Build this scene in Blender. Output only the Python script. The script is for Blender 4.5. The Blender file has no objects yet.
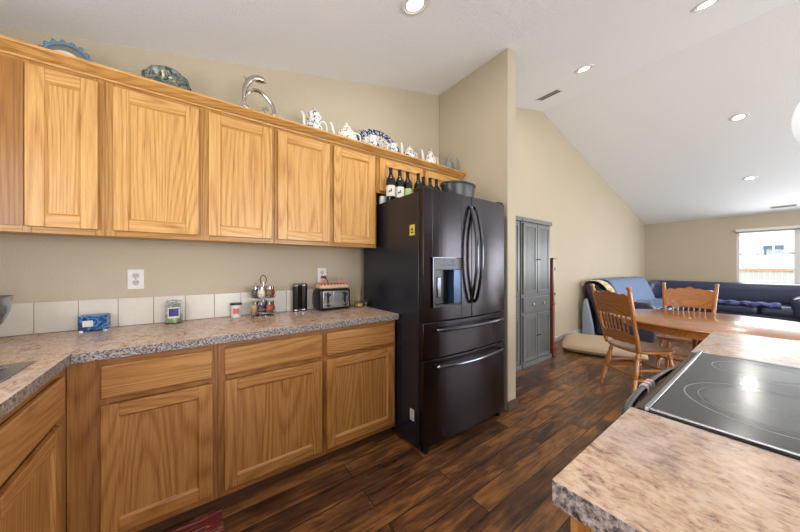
import bpy, bmesh, math, random
from mathutils import Vector, Matrix
random.seed(7)
S = bpy.context.scene
C = S.collection
PI = math.pi

# ------------------------------------------------------------------ camera
cam_d = bpy.data.cameras.new('camera')
cam = bpy.data.objects.new('camera', cam_d); C.objects.link(cam)
cam_d.sensor_fit = 'HORIZONTAL'; cam_d.sensor_width = 36.0
cam_d.lens = 36.0 * 281.6 / 800.0
cam_d.clip_start = 0.02; cam_d.clip_end = 200
cam.location = (0, 0, 1.258)
view = Vector((0.592, 0.806, 0)).normalized()
cam.rotation_euler = view.to_track_quat('-Z', 'Y').to_euler()
cam_d.shift_y = 0.0006
S.camera = cam

# ------------------------------------------------------------------ world, daylight, exposure
S.view_settings.view_transform = 'Standard'
S.view_settings.look = 'None'
S.view_settings.gamma = 1.0
S.view_settings.use_curve_mapping = False
S.view_settings.exposure = 0.0
W = bpy.data.worlds.new('world'); S.world = W; W.use_nodes = True
bg = W.node_tree.nodes['Background']
bg.inputs[0].default_value = (0.86, 0.93, 1.0, 1); bg.inputs[1].default_value = 3.6

def area_light(name, loc, direction, sx, sy, power, col=(1, 1, 1), parent=None, shape='RECTANGLE', spread=180):
    l = bpy.data.lights.new(name, 'AREA'); l.shape = shape; l.size = sx
    if shape == 'RECTANGLE': l.size_y = sy
    l.energy = power; l.color = col; l.spread = math.radians(spread)
    o = bpy.data.objects.new(name, l); C.objects.link(o)
    o.location = loc; o.rotation_euler = Vector(direction).to_track_quat('-Z', 'Y').to_euler()
    if parent: o.parent = parent
    return o
# area lamps added at mostly unseen window openings, some tilted up to brighten the ceiling
area_light('daylight_fill', (1.6, -3.55, 1.15), (0, 1, .40), 2.4, 2.1, 135, (0.93, 0.96, 1.0))
area_light('daylight_fill', (6.6, -3.55, 1.4), (-.25, 1, .40), 3.2, 1.7, 125, (0.9, 0.95, 1.0))
area_light('daylight_fill', (-1.02, 0.5, 1.6), (1, 0, .45), 1.5, 0.95, 24, (0.93, 0.96, 1.0))
area_light('daylight_fill', (9.98, -2.3, 1.25), (-1, 0, .1), 1.8, 1.6, 60, (0.88, 0.94, 1.0))
area_light('daylight_fill', (9.98, -0.2, 1.5), (-1, 0, -.05), 1.5, 1.15, 34, (0.88, 0.94, 1.0))

# ------------------------------------------------------------------ materials
M = {}
ANI = 0.25
def lin(r, g, b):
    f = lambda c: (c/255/12.92) if c/255 <= 0.04045 else ((c/255+0.055)/1.055)**2.4
    return (f(r), f(g), f(b), 1)
class NT:
    def __init__(s, name):
        s.m = bpy.data.materials.new(name); s.m.use_nodes = True
        s.t = s.m.node_tree; s.n = s.t.nodes; s.b = s.n['Principled BSDF']; M[name] = s.m
    def N(s, typ, **kw):
        n = s.n.new(typ)
        for k, v in kw.items():
            if k == 'inp':
                for a, b in v.items(): n.inputs[a].default_value = b
            else: setattr(n, k, v)
        return n
    def L(s, a, b): s.t.links.new(a, b)
    def coord(s, kind='Object', scale=(1, 1, 1), rot=(0, 0, 0), rand=0):
        tc = s.N('ShaderNodeTexCoord'); mp = s.N('ShaderNodeMapping')
        mp.inputs['Scale'].default_value = scale; mp.inputs['Rotation'].default_value = rot
        if rand:
            oi = s.N('ShaderNodeObjectInfo'); mu = s.N('ShaderNodeMath', operation='MULTIPLY'); mu.inputs[1].default_value = rand
            ad = s.N('ShaderNodeVectorMath', operation='ADD')
            s.L(oi.outputs['Random'], mu.inputs[0]); s.L(tc.outputs[kind], ad.inputs[0]); s.L(mu.outputs[0], ad.inputs[1])
            s.L(ad.outputs[0], mp.inputs[0])
        else: s.L(tc.outputs[kind], mp.inputs[0])
        return mp.outputs[0]
    def noise(s, vec, scale, detail=3, rough=0.5, dist=0):
        n = s.N('ShaderNodeTexNoise'); s.L(vec, n.inputs['Vector'])
        n.inputs['Scale'].default_value = scale; n.inputs['Detail'].default_value = detail
        n.inputs['Roughness'].default_value = rough; n.inputs['Distortion'].default_value = dist
        return n.outputs['Fac']
    def ramp(s, fac, stops, interp='LINEAR'):
        r = s.N('ShaderNodeValToRGB'); e = r.color_ramp.elements; r.color_ramp.interpolation = interp
        while len(e) > 1: e.remove(e[-1])
        e[0].position = stops[0][0]; e[0].color = stops[0][1]
        for p, c in stops[1:]:
            x = e.new(p); x.color = c
        s.L(fac, r.inputs[0]); return r.outputs['Color']
    def mix(s, fac, a, b, blend='MIX'):
        m = s.N('ShaderNodeMix', data_type='RGBA', blend_type=blend)
        for v, i in ((fac, 0), (a, 6), (b, 7)):
            if isinstance(v, (float, int, tuple)): m.inputs[i].default_value = v
            else: s.L(v, m.inputs[i])
        return m.outputs[2]
    def math(s, op, a, b=0.0):
        m = s.N('ShaderNodeMath', operation=op)
        for v, i in ((a, 0), (b, 1)):
            if isinstance(v, (float, int)): m.inputs[i].default_value = v
            else: s.L(v, m.inputs[i])
        return m.outputs[0]
    def bump(s, h, strength=0.2, dist=0.002):
        b = s.N('ShaderNodeBump'); b.inputs['Strength'].default_value = strength; b.inputs['Distance'].default_value = dist
        s.L(h, b.inputs['Height']); s.L(b.outputs[0], s.b.inputs['Normal'])
    def set(s, col=None, rough=None, metal=None, **kw):
        if col is not None:
            if isinstance(col, tuple): s.b.inputs['Base Color'].default_value = col
            else: s.L(col, s.b.inputs['Base Color'])
        if rough is not None:
            if isinstance(rough, (int, float)): s.b.inputs['Roughness'].default_value = rough
            else: s.L(rough, s.b.inputs['Roughness'])
        if metal is not None: s.b.inputs['Metallic'].default_value = metal
        for k, v in kw.items(): s.b.inputs[k.replace('_', ' ')].default_value = v
        return s.m
def plain(name, rgb, rough=0.5, metal=0.0, **kw):
    t = NT(name)
    c = t.coord(); f = t.noise(c, 35, 3)
    col = lin(*rgb); d = tuple(x*0.88 for x in col[:3]) + (1,)
    t.set(t.mix(f, d, col), rough, metal, **kw); return t.m
def oak(name, axis, light, mid, dark, k=1.0, rough=0.38, coat=.18):
    t = NT(name)
    st = {'Z': (1, 1, .085), 'X': (.085, 1, 1), 'Y': (1, .085, 1)}[axis]
    fine = {'Z': (1, 1, .025), 'X': (.025, 1, 1), 'Y': (1, .025, 1)}[axis]
    a = t.noise(t.coord(scale=st, rand=13), 3.8*k, 1.0, .35)
    sn = t.math('SINE', t.math('MULTIPLY', a, 250.0))
    rg = t.math('MULTIPLY_ADD', sn, .5); t.n[-1].inputs[2].default_value = .5
    a2 = t.noise(t.coord(scale=fine, rand=3), 70*k, 4, .65)
    p = t.noise(t.coord(scale=fine, rand=7), 230*k, 3, .7)
    f = t.math('ADD', t.math('MULTIPLY', t.math('POWER', rg, 2.0), .15), t.math('MULTIPLY', p, .60))
    f = t.math('ADD', f, t.math('MULTIPLY', a2, .34))
    col = t.ramp(f, [(.38, lin(*light)), (.60, lin(*mid)), (.84, lin(*dark))])
    t.set(col, rough, 0); t.b.inputs['Coat Weight'].default_value = coat; t.b.inputs['Coat Roughness'].default_value = .22 if coat < .3 else .07
    t.bump(f, .2, .001)
    return t.m
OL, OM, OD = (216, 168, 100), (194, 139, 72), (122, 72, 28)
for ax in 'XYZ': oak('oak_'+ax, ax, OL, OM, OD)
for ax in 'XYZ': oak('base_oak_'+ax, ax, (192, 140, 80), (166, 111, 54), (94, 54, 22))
for ax in 'XZ': oak('frame_oak_'+ax, ax, (192, 142, 70), (166, 114, 48), (104, 62, 22)); oak('base_frame_oak_'+ax, ax, (172, 118, 62), (148, 94, 44), (88, 50, 22))  # darker frame stain; shade beside the doors is put into its colour
for ax in 'XYZ': oak('honey_oak_'+ax, ax, (192, 128, 60), (164, 98, 40), (100, 54, 20), rough=.28, coat=.6)
oak('dark_oak_Z', 'Z', (172, 118, 52), (150, 96, 36), (98, 58, 20))
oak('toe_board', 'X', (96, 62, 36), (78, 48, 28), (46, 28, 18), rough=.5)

t = NT('wall_paint'); c = t.coord()
f = t.noise(c, 130, 3, .6)
t.set(t.mix(t.noise(c, 2, 2), lin(190, 176, 152), lin(197, 183, 159)), .62); t.bump(f, .5, .008)
t = NT('ceiling_paint'); c = t.coord()
f = t.noise(c, 95, 4, .65)
t.set(t.mix(f, lin(238, 239, 241), lin(248, 249, 251)), .8); t.bump(f, .6, .010)

# floor planks along X
t = NT('floor_planks')
c = t.coord()
br = t.N('ShaderNodeTexBrick'); t.L(c, br.inputs['Vector']); br.offset = .37; br.squash = 1
br.inputs['Color1'].default_value = (0, 0, 0, 1); br.inputs['Color2'].default_value = (1, 1, 1, 1)
br.inputs['Mortar'].default_value = (.5, .5, .5, 1)
for k_, v in (('Scale', 1.0), ('Mortar Size', .0028), ('Mortar Smooth', .2), ('Brick Width', 1.22), ('Row Height', .127), ('Bias', 0)): br.inputs[k_].default_value = v
off = t.N('ShaderNodeVectorMath', operation='MULTIPLY_ADD'); t.L(br.outputs['Color'], off.inputs[0]); off.inputs[1].default_value = (7, 9, 5); t.L(c, off.inputs[2])
def mp2(sc):
    m = t.N('ShaderNodeMapping'); t.L(off.outputs[0], m.inputs[0]); m.inputs['Scale'].default_value = sc; return m.outputs[0]
g1 = t.noise(mp2((.10, 1, 1)), 42, 5, .62, .4)
g2 = t.noise(mp2((.3, 1, 1)), 9, 3, .55, .8)
g3 = t.noise(mp2((.03, 1, 1)), 150, 3, .6)
f = t.math('ADD', t.math('MULTIPLY', g1, .5), t.math('ADD', t.math('MULTIPLY', g2, .55), t.math('MULTIPLY', br.outputs['Color'], .16)))
f = t.math('ADD', f, t.math('MULTIPLY', g3, .18))
col = t.ramp(f, [(.46, lin(36, 22, 15)), (.57, lin(70, 44, 28)), (.69, lin(102, 66, 40)), (.84, lin(156, 104, 56))])
col = t.mix(br.outputs['Fac'], col, lin(30, 17, 12))
t.set(col, t.math('ADD', t.math('MULTIPLY', g1, .2), .24)); t.b.inputs['Specular IOR Level'].default_value = .5
t.bump(t.math('SUBTRACT', t.math('MULTIPLY', g2, .8), t.math('MULTIPLY', br.outputs['Fac'], .6)), .35, .004)

# speckled laminate
def laminate(name, edge=False):
    t = NT(name)
    c = t.coord(scale=(1, .5, 1), rot=(0, 0, -.5)); c0 = t.coord()
    n1 = t.noise(c, 84, 6, .76, .9); n2 = t.noise(c0, 20, 4, .6, .6); n3 = t.noise(c0, 5, 3, .5); n4 = t.noise(c0, 90, 3, .6)
    if edge:
        f = t.math('ADD', t.math('MULTIPLY', t.noise(c0, 125, 5, .72), .7), t.math('MULTIPLY', n4, .3))
        col = t.ramp(f, [(.40, lin(44, 38, 38)), (.47, lin(108, 98, 98)), (.535, lin(160, 148, 142)), (.64, lin(200, 190, 182))])  # same laminate, greyer: cool light on the edge put into the colour
    else:
        f = t.math('ADD', t.math('MULTIPLY', n1, .66), t.math('MULTIPLY', n2, .34))
        col = t.ramp(f, [(.34, lin(78, 58, 50)), (.40, lin(130, 100, 82)), (.455, lin(184, 148, 122)), (.53, lin(208, 176, 148)), (.66, lin(222, 198, 176))])
        col = t.mix(t.ramp(n3, [(.42, (0, 0, 0, 1)), (.62, (.8, .8, .8, 1))]), col, t.mix(.45, col, lin(186, 176, 176)))
        col = t.mix(t.ramp(n4, [(.60, (0, 0, 0, 1)), (.70, (.5, .5, .5, 1))]), col, lin(206, 158, 104))
    t.set(col, .26 if not edge else .3); return t.m
laminate('laminate'); laminate('laminate_edge', True)

t = NT('black_steel'); c = t.coord(scale=(.02, 1, 1))
n = t.noise(c, 260, 2); c2 = t.coord(); sm = t.noise(c2, 5, 4, .6)
t.set(t.mix(n, lin(66, 61, 65), lin(80, 75, 79)), t.math('ADD', t.math('MULTIPLY', sm, .10), .16), 1.0)
tg = t.N('ShaderNodeTangent', direction_type='RADIAL', axis='Z'); t.L(tg.outputs[0], t.b.inputs['Tangent']); t.b.inputs['Anisotropic'].default_value = .75
t.b.inputs['Anisotropic Rotation'].default_value = ANI
t = NT('case_black'); n = t.noise(t.coord(), 160, 2)
t.set(t.mix(n, lin(24, 26, 35), lin(31, 33, 44)), .27); t.bump(n, .15, .001)
plain('handle_steel', (104, 106, 114), .16, 1.0)
plain('chrome', (215, 215, 218), .12, 1.0)
plain('steel', (180, 180, 182), .26, 1.0)
plain('black_plastic', (18, 18, 20), .3)
plain('panel_black', (10, 10, 13), .28)
plain('dispenser_blue', (62, 84, 116), .25, .5)
plain('display_blue', (70, 70, 120), .4); plain('yellow', (222, 204, 60), .5); plain('white_paper', (222, 222, 218), .6)
plain('white_plastic', (232, 230, 224), .35); plain('socket_grey', (196, 194, 188), .4); plain('dark_slot', (40, 36, 34), .5)
plain('tile_white', (226, 218, 206), .2); plain('grout', (170, 160, 146), .8)
plain('tile_beige', (206, 186, 150), .25)
plain('white_trim', (228, 226, 220), .45); plain('brown_trim', (96, 74, 54), .5)
plain('lamp_metal', (70, 64, 60), .3, 1.0)
plain('grey_paint', (110, 111, 110), .28); plain('brass', (186, 150, 88), .25, 1.0)
plain('mahogany', (132, 64, 50), .3)
plain('navy_leather', (54, 62, 88), .32); plain('navy_side', (54, 52, 72), .5)
plain('blue_blanket', (112, 130, 164), .8); plain('pale_blue_cloth', (160, 174, 194), .85)
t = NT('cream_throw'); c = t.coord(); n = t.noise(c, 16, 2)
t.set(t.ramp(n, [(.42, lin(226, 214, 186)), (.5, lin(196, 160, 84)), (.58, lin(232, 224, 204)), (.66, lin(70, 60, 52))], 'CONSTANT'), .9)
t = NT('purple_throw'); c = t.coord(); n = t.noise(c, 18, 2)
t.set(t.ramp(n, [(.42, lin(34, 32, 74)), (.52, lin(58, 92, 140)), (.6, lin(92, 70, 128))]), .8)
t = NT('bed_fabric'); n = t.noise(t.coord(), 60, 4)
t.set(t.mix(n, lin(186, 162, 134), lin(206, 184, 156)), .95); t.bump(n, .4, .004)
plain('bed_side', (126, 104, 94), .9)
t = NT('blue_box'); c = t.coord(); n = t.noise(c, 22, 2, .5, 1.5)
t.set(t.ramp(n, [(.38, lin(14, 34, 76)), (.48, lin(24, 96, 164)), (.56, lin(90, 170, 214)), (.6, lin(18, 50, 110))]), .25)
plain('green_wax', (186, 196, 140), .5); plain('purple_label', (70, 56, 130), .5); plain('label_white', (232, 228, 220), .5)
plain('pink_print', (222, 110, 116), .5)
plain('bottle_glass', (14, 16, 12), .06); plain('foil', (44, 34, 36), .35, .4); plain('green_label', (170, 190, 130), .5)
plain('basket_grey', (66, 66, 68), .35, .3)
t = NT('blue_floral'); c = t.coord(); n = t.noise(c, 48, 3, .6, .5)
t.set(t.ramp(n, [(.40, lin(66, 66, 80)), (.45, lin(170, 172, 180)), (.49, lin(238, 236, 230))]), .12)
t = NT('pink_floral'); c = t.coord(); n = t.noise(c, 55, 2, .6, .5)
t.set(t.ramp(n, [(.38, lin(90, 60, 90)), (.42, lin(214, 140, 140)), (.47, lin(240, 234, 224))]), .12)
t = NT('platter_rim'); c = t.coord(); n = t.noise(c, 75, 2, .6, .5)
t.set(t.ramp(n, [(.44, lin(30, 34, 62)), (.53, lin(62, 68, 104)), (.60, lin(206, 210, 222))]), .15)
t = NT('platter_centre'); c = t.coord(); n = t.noise(c, 26, 3, .6, .8)
t.set(t.ramp(n, [(.40, lin(48, 54, 86)), (.47, lin(206, 190, 160)), (.55, lin(216, 216, 214)), (.6, lin(96, 110, 140)), (.66, lin(228, 228, 224))]), .15)
t = NT('green_glaze'); c = t.coord(); n = t.noise(c, 22, 3, .6, 1.2)
t.set(t.ramp(n, [(.36, lin(34, 42, 40)), (.48, lin(92, 108, 102)), (.56, lin(140, 150, 142)), (.62, lin(58, 66, 58)), (.70, lin(222, 160, 92)), (.76, lin(232, 226, 210))]), .15)
plain('blue_glaze', (108, 140, 168), .2); plain('porcelain', (238, 236, 230), .1); plain('mirror_face', (150, 140, 125), .2, .3)
plain('silver', (200, 192, 182), .18, 1.0)
plain('grey_glaze', (140, 142, 140), .2)
def glass(name, rgb=(240, 246, 246), rough=.03):
    t = NT(name); t.set(lin(*rgb), rough); t.b.inputs['Transmission Weight'].default_value = 1.0
    t.b.inputs['IOR'].default_value = 1.3; return t.m
glass('clear_glass')
t = NT('window_glass')
tr = t.N('ShaderNodeBsdfTransparent'); gl = t.N('ShaderNodeBsdfGlossy'); gl.inputs['Roughness'].default_value = .02
mx = t.N('ShaderNodeMixShader'); mx.inputs[0].default_value = .05; t.L(tr.outputs[0], mx.inputs[1]); t.L(gl.outputs[0], mx.inputs[2])
t.L(mx.outputs[0], t.n['Material Output'].inputs['Surface'])
t = NT('cooktop_glass'); n = t.noise(t.coord(), 9, 4, .6)
t.set(lin(44, 46, 44), t.math('ADD', t.math('MULTIPLY', n, .10), .11)); t.b.inputs['Specular IOR Level'].default_value = .9
plain('burner_print', (132, 134, 132), .3); plain('burner_disc', (84, 86, 84), .2)
plain('towel', (222, 212, 206), .9); plain('towel_stripe', (196, 70, 66), .9)
t = NT('rug_red'); c = t.coord(scale=(1, 1, 1)); w = t.noise(t.coord(scale=(.12, 1, 1)), 60, 2, .5); n = t.noise(c, 300, 2)
t.set(t.mix(n, t.ramp(w, [(.42, lin(116, 36, 30)), (.52, lin(160, 62, 48)), (.58, lin(206, 180, 160)), (.62, lin(70, 28, 26))]), lin(110, 40, 32)), .95); t.bump(n, .8, .004)
for nm, rgb in dict(spice_white=(226, 220, 206), spice_green=(86, 92, 78), spice_brown=(128, 92, 60), spice_tan=(206, 160, 112), spice_blue=(40, 50, 80), spice_red=(176, 82, 52)).items(): plain(nm, rgb, .35)
plain('bread_wrap', (222, 196, 160), .3); plain('wrap_red', (206, 84, 48), .3); plain('wrap_twist', (226, 150, 120), .3)
plain('butter', (228, 196, 120), .4)
def emit(name, col, s):
    t = NT(name); t.set(lin(*col), .5); t.b.inputs['Emission Color'].default_value = lin(*col); t.b.inputs['Emission Strength'].default_value = s; return t.m
emit('lamp_lens', (255, 250, 240), 6.0)
emit('shade_glass', (238, 242, 246), .55)
t = NT('house_siding'); c = t.coord(); w = t.N('ShaderNodeTexWave', bands_direction='Z'); t.L(c, w.inputs[0]); w.inputs['Scale'].default_value = 2.2
t.set(t.mix(w.outputs['Fac'], lin(226, 224, 220), lin(236, 235, 232)), .7)
plain('fence_wood', (205, 203, 200), .8); plain('picket_grey', (120, 120, 124), .8); plain('fence_rail', (226, 160, 116), .8); plain('pane_blue', (92, 112, 130), .15)
t = NT('ground_grass'); n = t.noise(t.coord(), 6, 4); t.set(t.mix(n, lin(110, 120, 84), lin(150, 150, 110)), .9)

# ------------------------------------------------------------------ mesh helpers
class MB:
    def __init__(s): s.bm = bmesh.new()
    def _v(s, pts, mtx=None):
        return [s.bm.verts.new((mtx @ Vector(p)) if mtx else Vector(p)) for p in pts]
    def box(s, x0, x1, y0, y1, z0, z1, mat=0, mtx=None):
        v = s._v([(x0,y0,z0),(x1,y0,z0),(x1,y1,z0),(x0,y1,z0),(x0,y0,z1),(x1,y0,z1),(x1,y1,z1),(x0,y1,z1)], mtx)
        for q in ((3,2,1,0),(4,5,6,7),(0,1,5,4),(1,2,6,5),(2,3,7,6),(3,0,4,7)):
            f = s.bm.faces.new([v[i] for i in q]); f.material_index = mat
        return s
    def prism(s, pts, a, b, axis='Y', mat=0, mtx=None):
        m = {'Y': lambda p, t: (p[0], t, p[1]), 'X': lambda p, t: (t, p[0], p[1]), 'Z': lambda p, t: (p[0], p[1], t)}[axis]
        A = s._v([m(p, a) for p in pts], mtx); B = s._v([m(p, b) for p in pts], mtx); n = len(pts)
        fs = [s.bm.faces.new(A), s.bm.faces.new(B[::-1])]
        for i in range(n): fs.append(s.bm.faces.new([A[i], B[i], B[(i+1) % n], A[(i+1) % n]]))
        for f in fs: f.material_index = mat
        return s
    def lathe(s, prof, c=(0,0,0), seg=24, mat=0, mtx=None, sx=1, sy=1):
        rings = []
        for r, z in prof:
            if r < 1e-5: rings.append(s._v([(c[0], c[1], c[2]+z)], mtx))
            else: rings.append(s._v([(c[0]+sx*r*math.cos(2*PI*i/seg), c[1]+sy*r*math.sin(2*PI*i/seg), c[2]+z) for i in range(seg)], mtx))
        for A, B in zip(rings, rings[1:]):
            for i in range(seg):
                j = (i+1) % seg
                if len(A) == 1 and len(B) == 1: break
                if len(A) == 1: f = s.bm.faces.new([A[0], B[j], B[i]])
                elif len(B) == 1: f = s.bm.faces.new([A[i], A[j], B[0]])
                else: f = s.bm.faces.new([A[i], A[j], B[j], B[i]])
                f.material_index = mat
        if len(rings[0]) > 1: s.bm.faces.new(rings[0][::-1]).material_index = mat
        if len(rings[-1]) > 1: s.bm.faces.new(rings[-1]).material_index = mat
        return s
    def tube(s, pts, r, seg=10, mat=0, closed=False, flat=1.0):
        P = [Vector(p) for p in pts]; n = len(P)
        R = r if isinstance(r, (list, tuple)) else [r]*n
        rings = []; up = None
        for i in range(n):
            if closed: d = (P[(i+1) % n]-P[i-1])
            else: d = P[min(i+1, n-1)]-P[max(i-1, 0)]
            d.normalize()
            if up is None:
                up = Vector((0, 0, 1)) if abs(d.z) < .9 else Vector((0, 1, 0))
            a = d.cross(up)
            if a.length < 1e-4: a = d.cross(Vector((1, 0, 0)))
            a.normalize(); b = a.cross(d).normalized(); up = b
            rings.append([s.bm.verts.new(P[i]+a*R[i]*math.cos(2*PI*k/seg)+b*R[i]*flat*math.sin(2*PI*k/seg)) for k in range(seg)])
        pr = list(zip(rings, rings[1:])) + ([(rings[-1], rings[0])] if closed else [])
        for A, B in pr:
            for i in range(seg):
                f = s.bm.faces.new([A[i], A[(i+1) % seg], B[(i+1) % seg], B[i]]); f.material_index = mat
        if not closed:
            s.bm.faces.new(rings[0][::-1]).material_index = mat; s.bm.faces.new(rings[-1]).material_index = mat
        return s
    def ball(s, c, r, mat=0, seg=12, sc=(1,1,1)):
        m = Matrix.Translation(c) @ Matrix.Diagonal((r*sc[0], r*sc[1], r*sc[2], 1))
        g = bmesh.ops.create_uvsphere(s.bm, u_segments=seg, v_segments=max(6, seg//2+2), radius=1, matrix=m)
        for v in g['verts']:
            for f in v.link_faces: f.material_index = mat
        return s
    def build(s, name, mats, parent=None, bevel=0, smooth=True, seg=2, subd=0, loc=None, ang=35):
        bmesh.ops.recalc_face_normals(s.bm, faces=s.bm.faces[:])
        me = bpy.data.meshes.new(name); s.bm.to_mesh(me); s.bm.free()
        if isinstance(mats, str): mats = [mats]
        for m in mats: me.materials.append(M[m])
        if smooth:
            for p in me.polygons: p.use_smooth = True
            me.set_sharp_from_angle(angle=math.radians(ang))
        o = bpy.data.objects.new(name, me); C.objects.link(o)
        if parent: o.parent = parent
        if loc: o.location = loc
        if bevel:
            b = o.modifiers.new('bevel', 'BEVEL'); b.width = bevel; b.segments = seg; b.limit_method = 'ANGLE'; b.angle_limit = math.radians(40)
            b.harden_normals = False
        if subd:
            b = o.modifiers.new('sub', 'SUBSURF'); b.levels = subd; b.render_levels = subd
        return o
def spline(pts, n=6, closed=False):
    P = [Vector(p) for p in pts]; m = len(P); out = []
    rng = range(m) if closed else range(m-1)
    for i in rng:
        if closed: a, b, c, d = P[i-1], P[i], P[(i+1) % m], P[(i+2) % m]
        else: a, b, c, d = P[max(i-1, 0)], P[i], P[i+1], P[min(i+2, m-1)]
        for k in range(n):
            t = k/n
            out.append(.5*((2*b)+(-a+c)*t+(2*a-5*b+4*c-d)*t*t+(-a+3*b-3*c+d)*t**3))
    if not closed: out.append(P[-1])
    return out
def thing(name, label, cat, loc=(0, 0, 0), rotz=0, group=None):
    o = bpy.data.objects.new(name, None); C.objects.link(o); o.empty_display_size = .05
    o.location = loc; o.rotation_euler = (0, 0, rotz); o['label'] = label; o['category'] = cat
    if group: o['group'] = group
    return o
def tag(o, label, cat, group=None):
    o['label'] = label; o['category'] = cat
    if group: o['group'] = group
    return o
def struct(o): o['kind'] = 'structure'; return o
def lab(o, l): o['label'] = l; return o
def copy_tree(o, parent=None):
    c = o.copy(); C.objects.link(c); c.parent = parent
    for ch in [x for x in bpy.data.objects if x.parent == o and x is not c]: copy_tree(ch, c)
    return c

# ------------------------------------------------------------------ the room shell
XL, XF, YW, YR = -1.05, 10.05, 2.262, -3.6
RX, RZ = 4.46, 3.712
def cz(x): return 2.617+.2455*x if x <= RX else RZ-(x-RX)*(RZ-2.41)/(XF-RX)
struct(MB().box(XL-.12, XF+.12, YR-.12, YW+.12, -.1, 0).build('floor', 'floor_planks'))
prof = [(XL, 0), (XF, 0), (XF, cz(XF)), (RX, RZ), (XL, cz(XL))]
struct(MB().prism([(XL-.12, 0), (XF+.12, 0), (XF+.12, cz(XF)), (RX, RZ), (XL-.12, cz(XL))], YW, YW+.12).build('wall_left', 'wall_paint'))
struct(MB().prism([(XL-.12, cz(XL)-.03), (RX, RZ), (XF+.12, cz(XF)-.028), (XF+.12, cz(XF)+.12), (RX, RZ+.15), (XL-.12, cz(XL)+.12)], YR-.12, YW+.12).build('ceiling', 'ceiling_paint', smooth=False))
# far wall with the living room window: opening Y -0.95..0.63, z 0.86..2.09
wy0, wy1, wz0, wz1 = -.98, .64, .86, 2.10
b = MB(); zt = 2.46
b.box(XF, XF+.12, wy1, YW, 0, zt); b.box(XF, XF+.12, -1.3, wy0, 0, zt); b.box(XF, XF+.12, YR, -3.3, 0, zt); b.box(XF, XF+.12, -3.3, -1.3, 0, .35); b.box(XF, XF+.12, -3.3, -1.3, 2.1, zt)
b.box(XF, XF+.12, wy0, wy1, 0, wz0); b.box(XF, XF+.12, wy0, wy1, wz1, zt)
struct(b.build('wall_far', 'wall_paint', smooth=False))
# near wall behind the sink run with its window
b = MB(); b.box(XL-.12, XL, 1.25, YW, 0, 2.36); b.box(XL-.12, XL, YR, -.25, 0, 2.36)
b.box(XL-.12, XL, -.25, 1.25, 0, 1.12); b.box(XL-.12, XL, -.25, 1.25, 2.08, 2.36)
struct(b.build('wall_near', 'wall_paint', smooth=False))
# right wall (behind the picture's right edge) with sliding door and windows
def wall_y(segs):
    b = MB()
    for x0, x1, z0, fz in segs:
        pts = [(x0, z0), (x1, z0)]
        if fz is None:
            pts.append((x1, cz(x1)))
            if x0 < RX < x1: pts.append((RX, RZ))
            pts.append((x0, cz(x0)))
        else: pts += [(x1, fz), (x0, fz)]
        b.prism(pts, YR-.12, YR)
    return b
b = wall_y([(XL-.12, .4, 0, None), (.4, 2.8, 2.2, None), (2.8, 5.0, 0, None), (5.0, 8.2, 0, .55), (5.0, 8.2, 2.25, None), (8.2, XF+.12, 0, None)])
struct(b.build('wall_right', 'wall_paint', smooth=False))
# partition beside the fridge
b = MB(); b.prism([(2.2, 0), (2.325, 0), (2.325, cz(2.325)), (2.2, cz(2.2))], 1.415, YW)
struct(b.build('wall_partition', 'wall_paint', bevel=.006))
b = MB(); b.box(2.19, 2.337, 1.403, 1.415, 0, .085); b.box(2.325, 2.337, 1.415, YW, 0, .085)
struct(b.build('baseboard_partition', 'brown_trim', bevel=.002))
b = MB(); b.box(2.34, XF, YW-.012, YW, 0, .085)
struct(b.build('baseboard_left', 'white_trim', bevel=.003))
struct(MB().box(XF-.012, XF, YR, YW, 0, .085).build('baseboard_far', 'white_trim', bevel=.003))

# windows
def window(name, axis, pos, a0, a1, z0, z1, bars, th=.05):
    fr = MB(); fw = .045
    def bx(p0, p1, q0, q1):
        if axis == 'X': fr.box(pos, pos+th, p0, p1, q0, q1)
        else: fr.box(p0, p1, pos, pos+th, q0, q1)
    bx(a0, a1, z0, z0+fw); bx(a0, a1, z1-fw, z1); bx(a0, a0+fw, z0, z1); bx(a1-fw, a1, z0, z1)
    for q in bars: bx(q-.035, q+.035, z0, z1)
    w = struct(fr.build(name, 'white_trim', bevel=.004))
    g = MB()
    if axis == 'X': g.box(pos+.02, pos+.026, a0+.01, a1-.01, z0+.01, z1-.01)
    else: g.box(a0+.01, a1-.01, pos+.02, pos+.026, z0+.01, z1-.01)
    g.build('window_pane', 'window_glass', w)
    return w
w1 = window('window_1', 'X', XF+.02, wy0, wy1, wz0, wz1, [-.17])
window('window_2', 'Y', YR-.08, 5.0, 8.2, .55, 2.25, [6.6])
window('window_3', 'X', XL-.08, -.25, 1.25, 1.12, 2.08, [.5])
window('window_4', 'X', XF+.02, -3.3, -1.3, .35, 2.1, [-2.3])
window('door_1', 'Y', YR-.08, .4, 2.8, 0, 2.2, [1.6])
b = MB(); b.box(XF-.012, XF+.03, wy0-.01, wy1+.01, wz0-.03, wz0+.01); struct(b.build('trim_1', 'white_trim', bevel=.004))
b = MB(); b.box(XF-.06, XF+.02, wy0, wy1+.005, wz1-.055, wz1+.002)
for i in range(7): b.box(XF-.05, XF+.01, wy0+.01, wy1-.01, wz1-.062-i*.004, wz1-.060-i*.004)
tag(b.build('window_blind', 'white_plastic', bevel=.003), 'cream horizontal blind pulled all the way up at the top of the living room window', 'blind')

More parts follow.
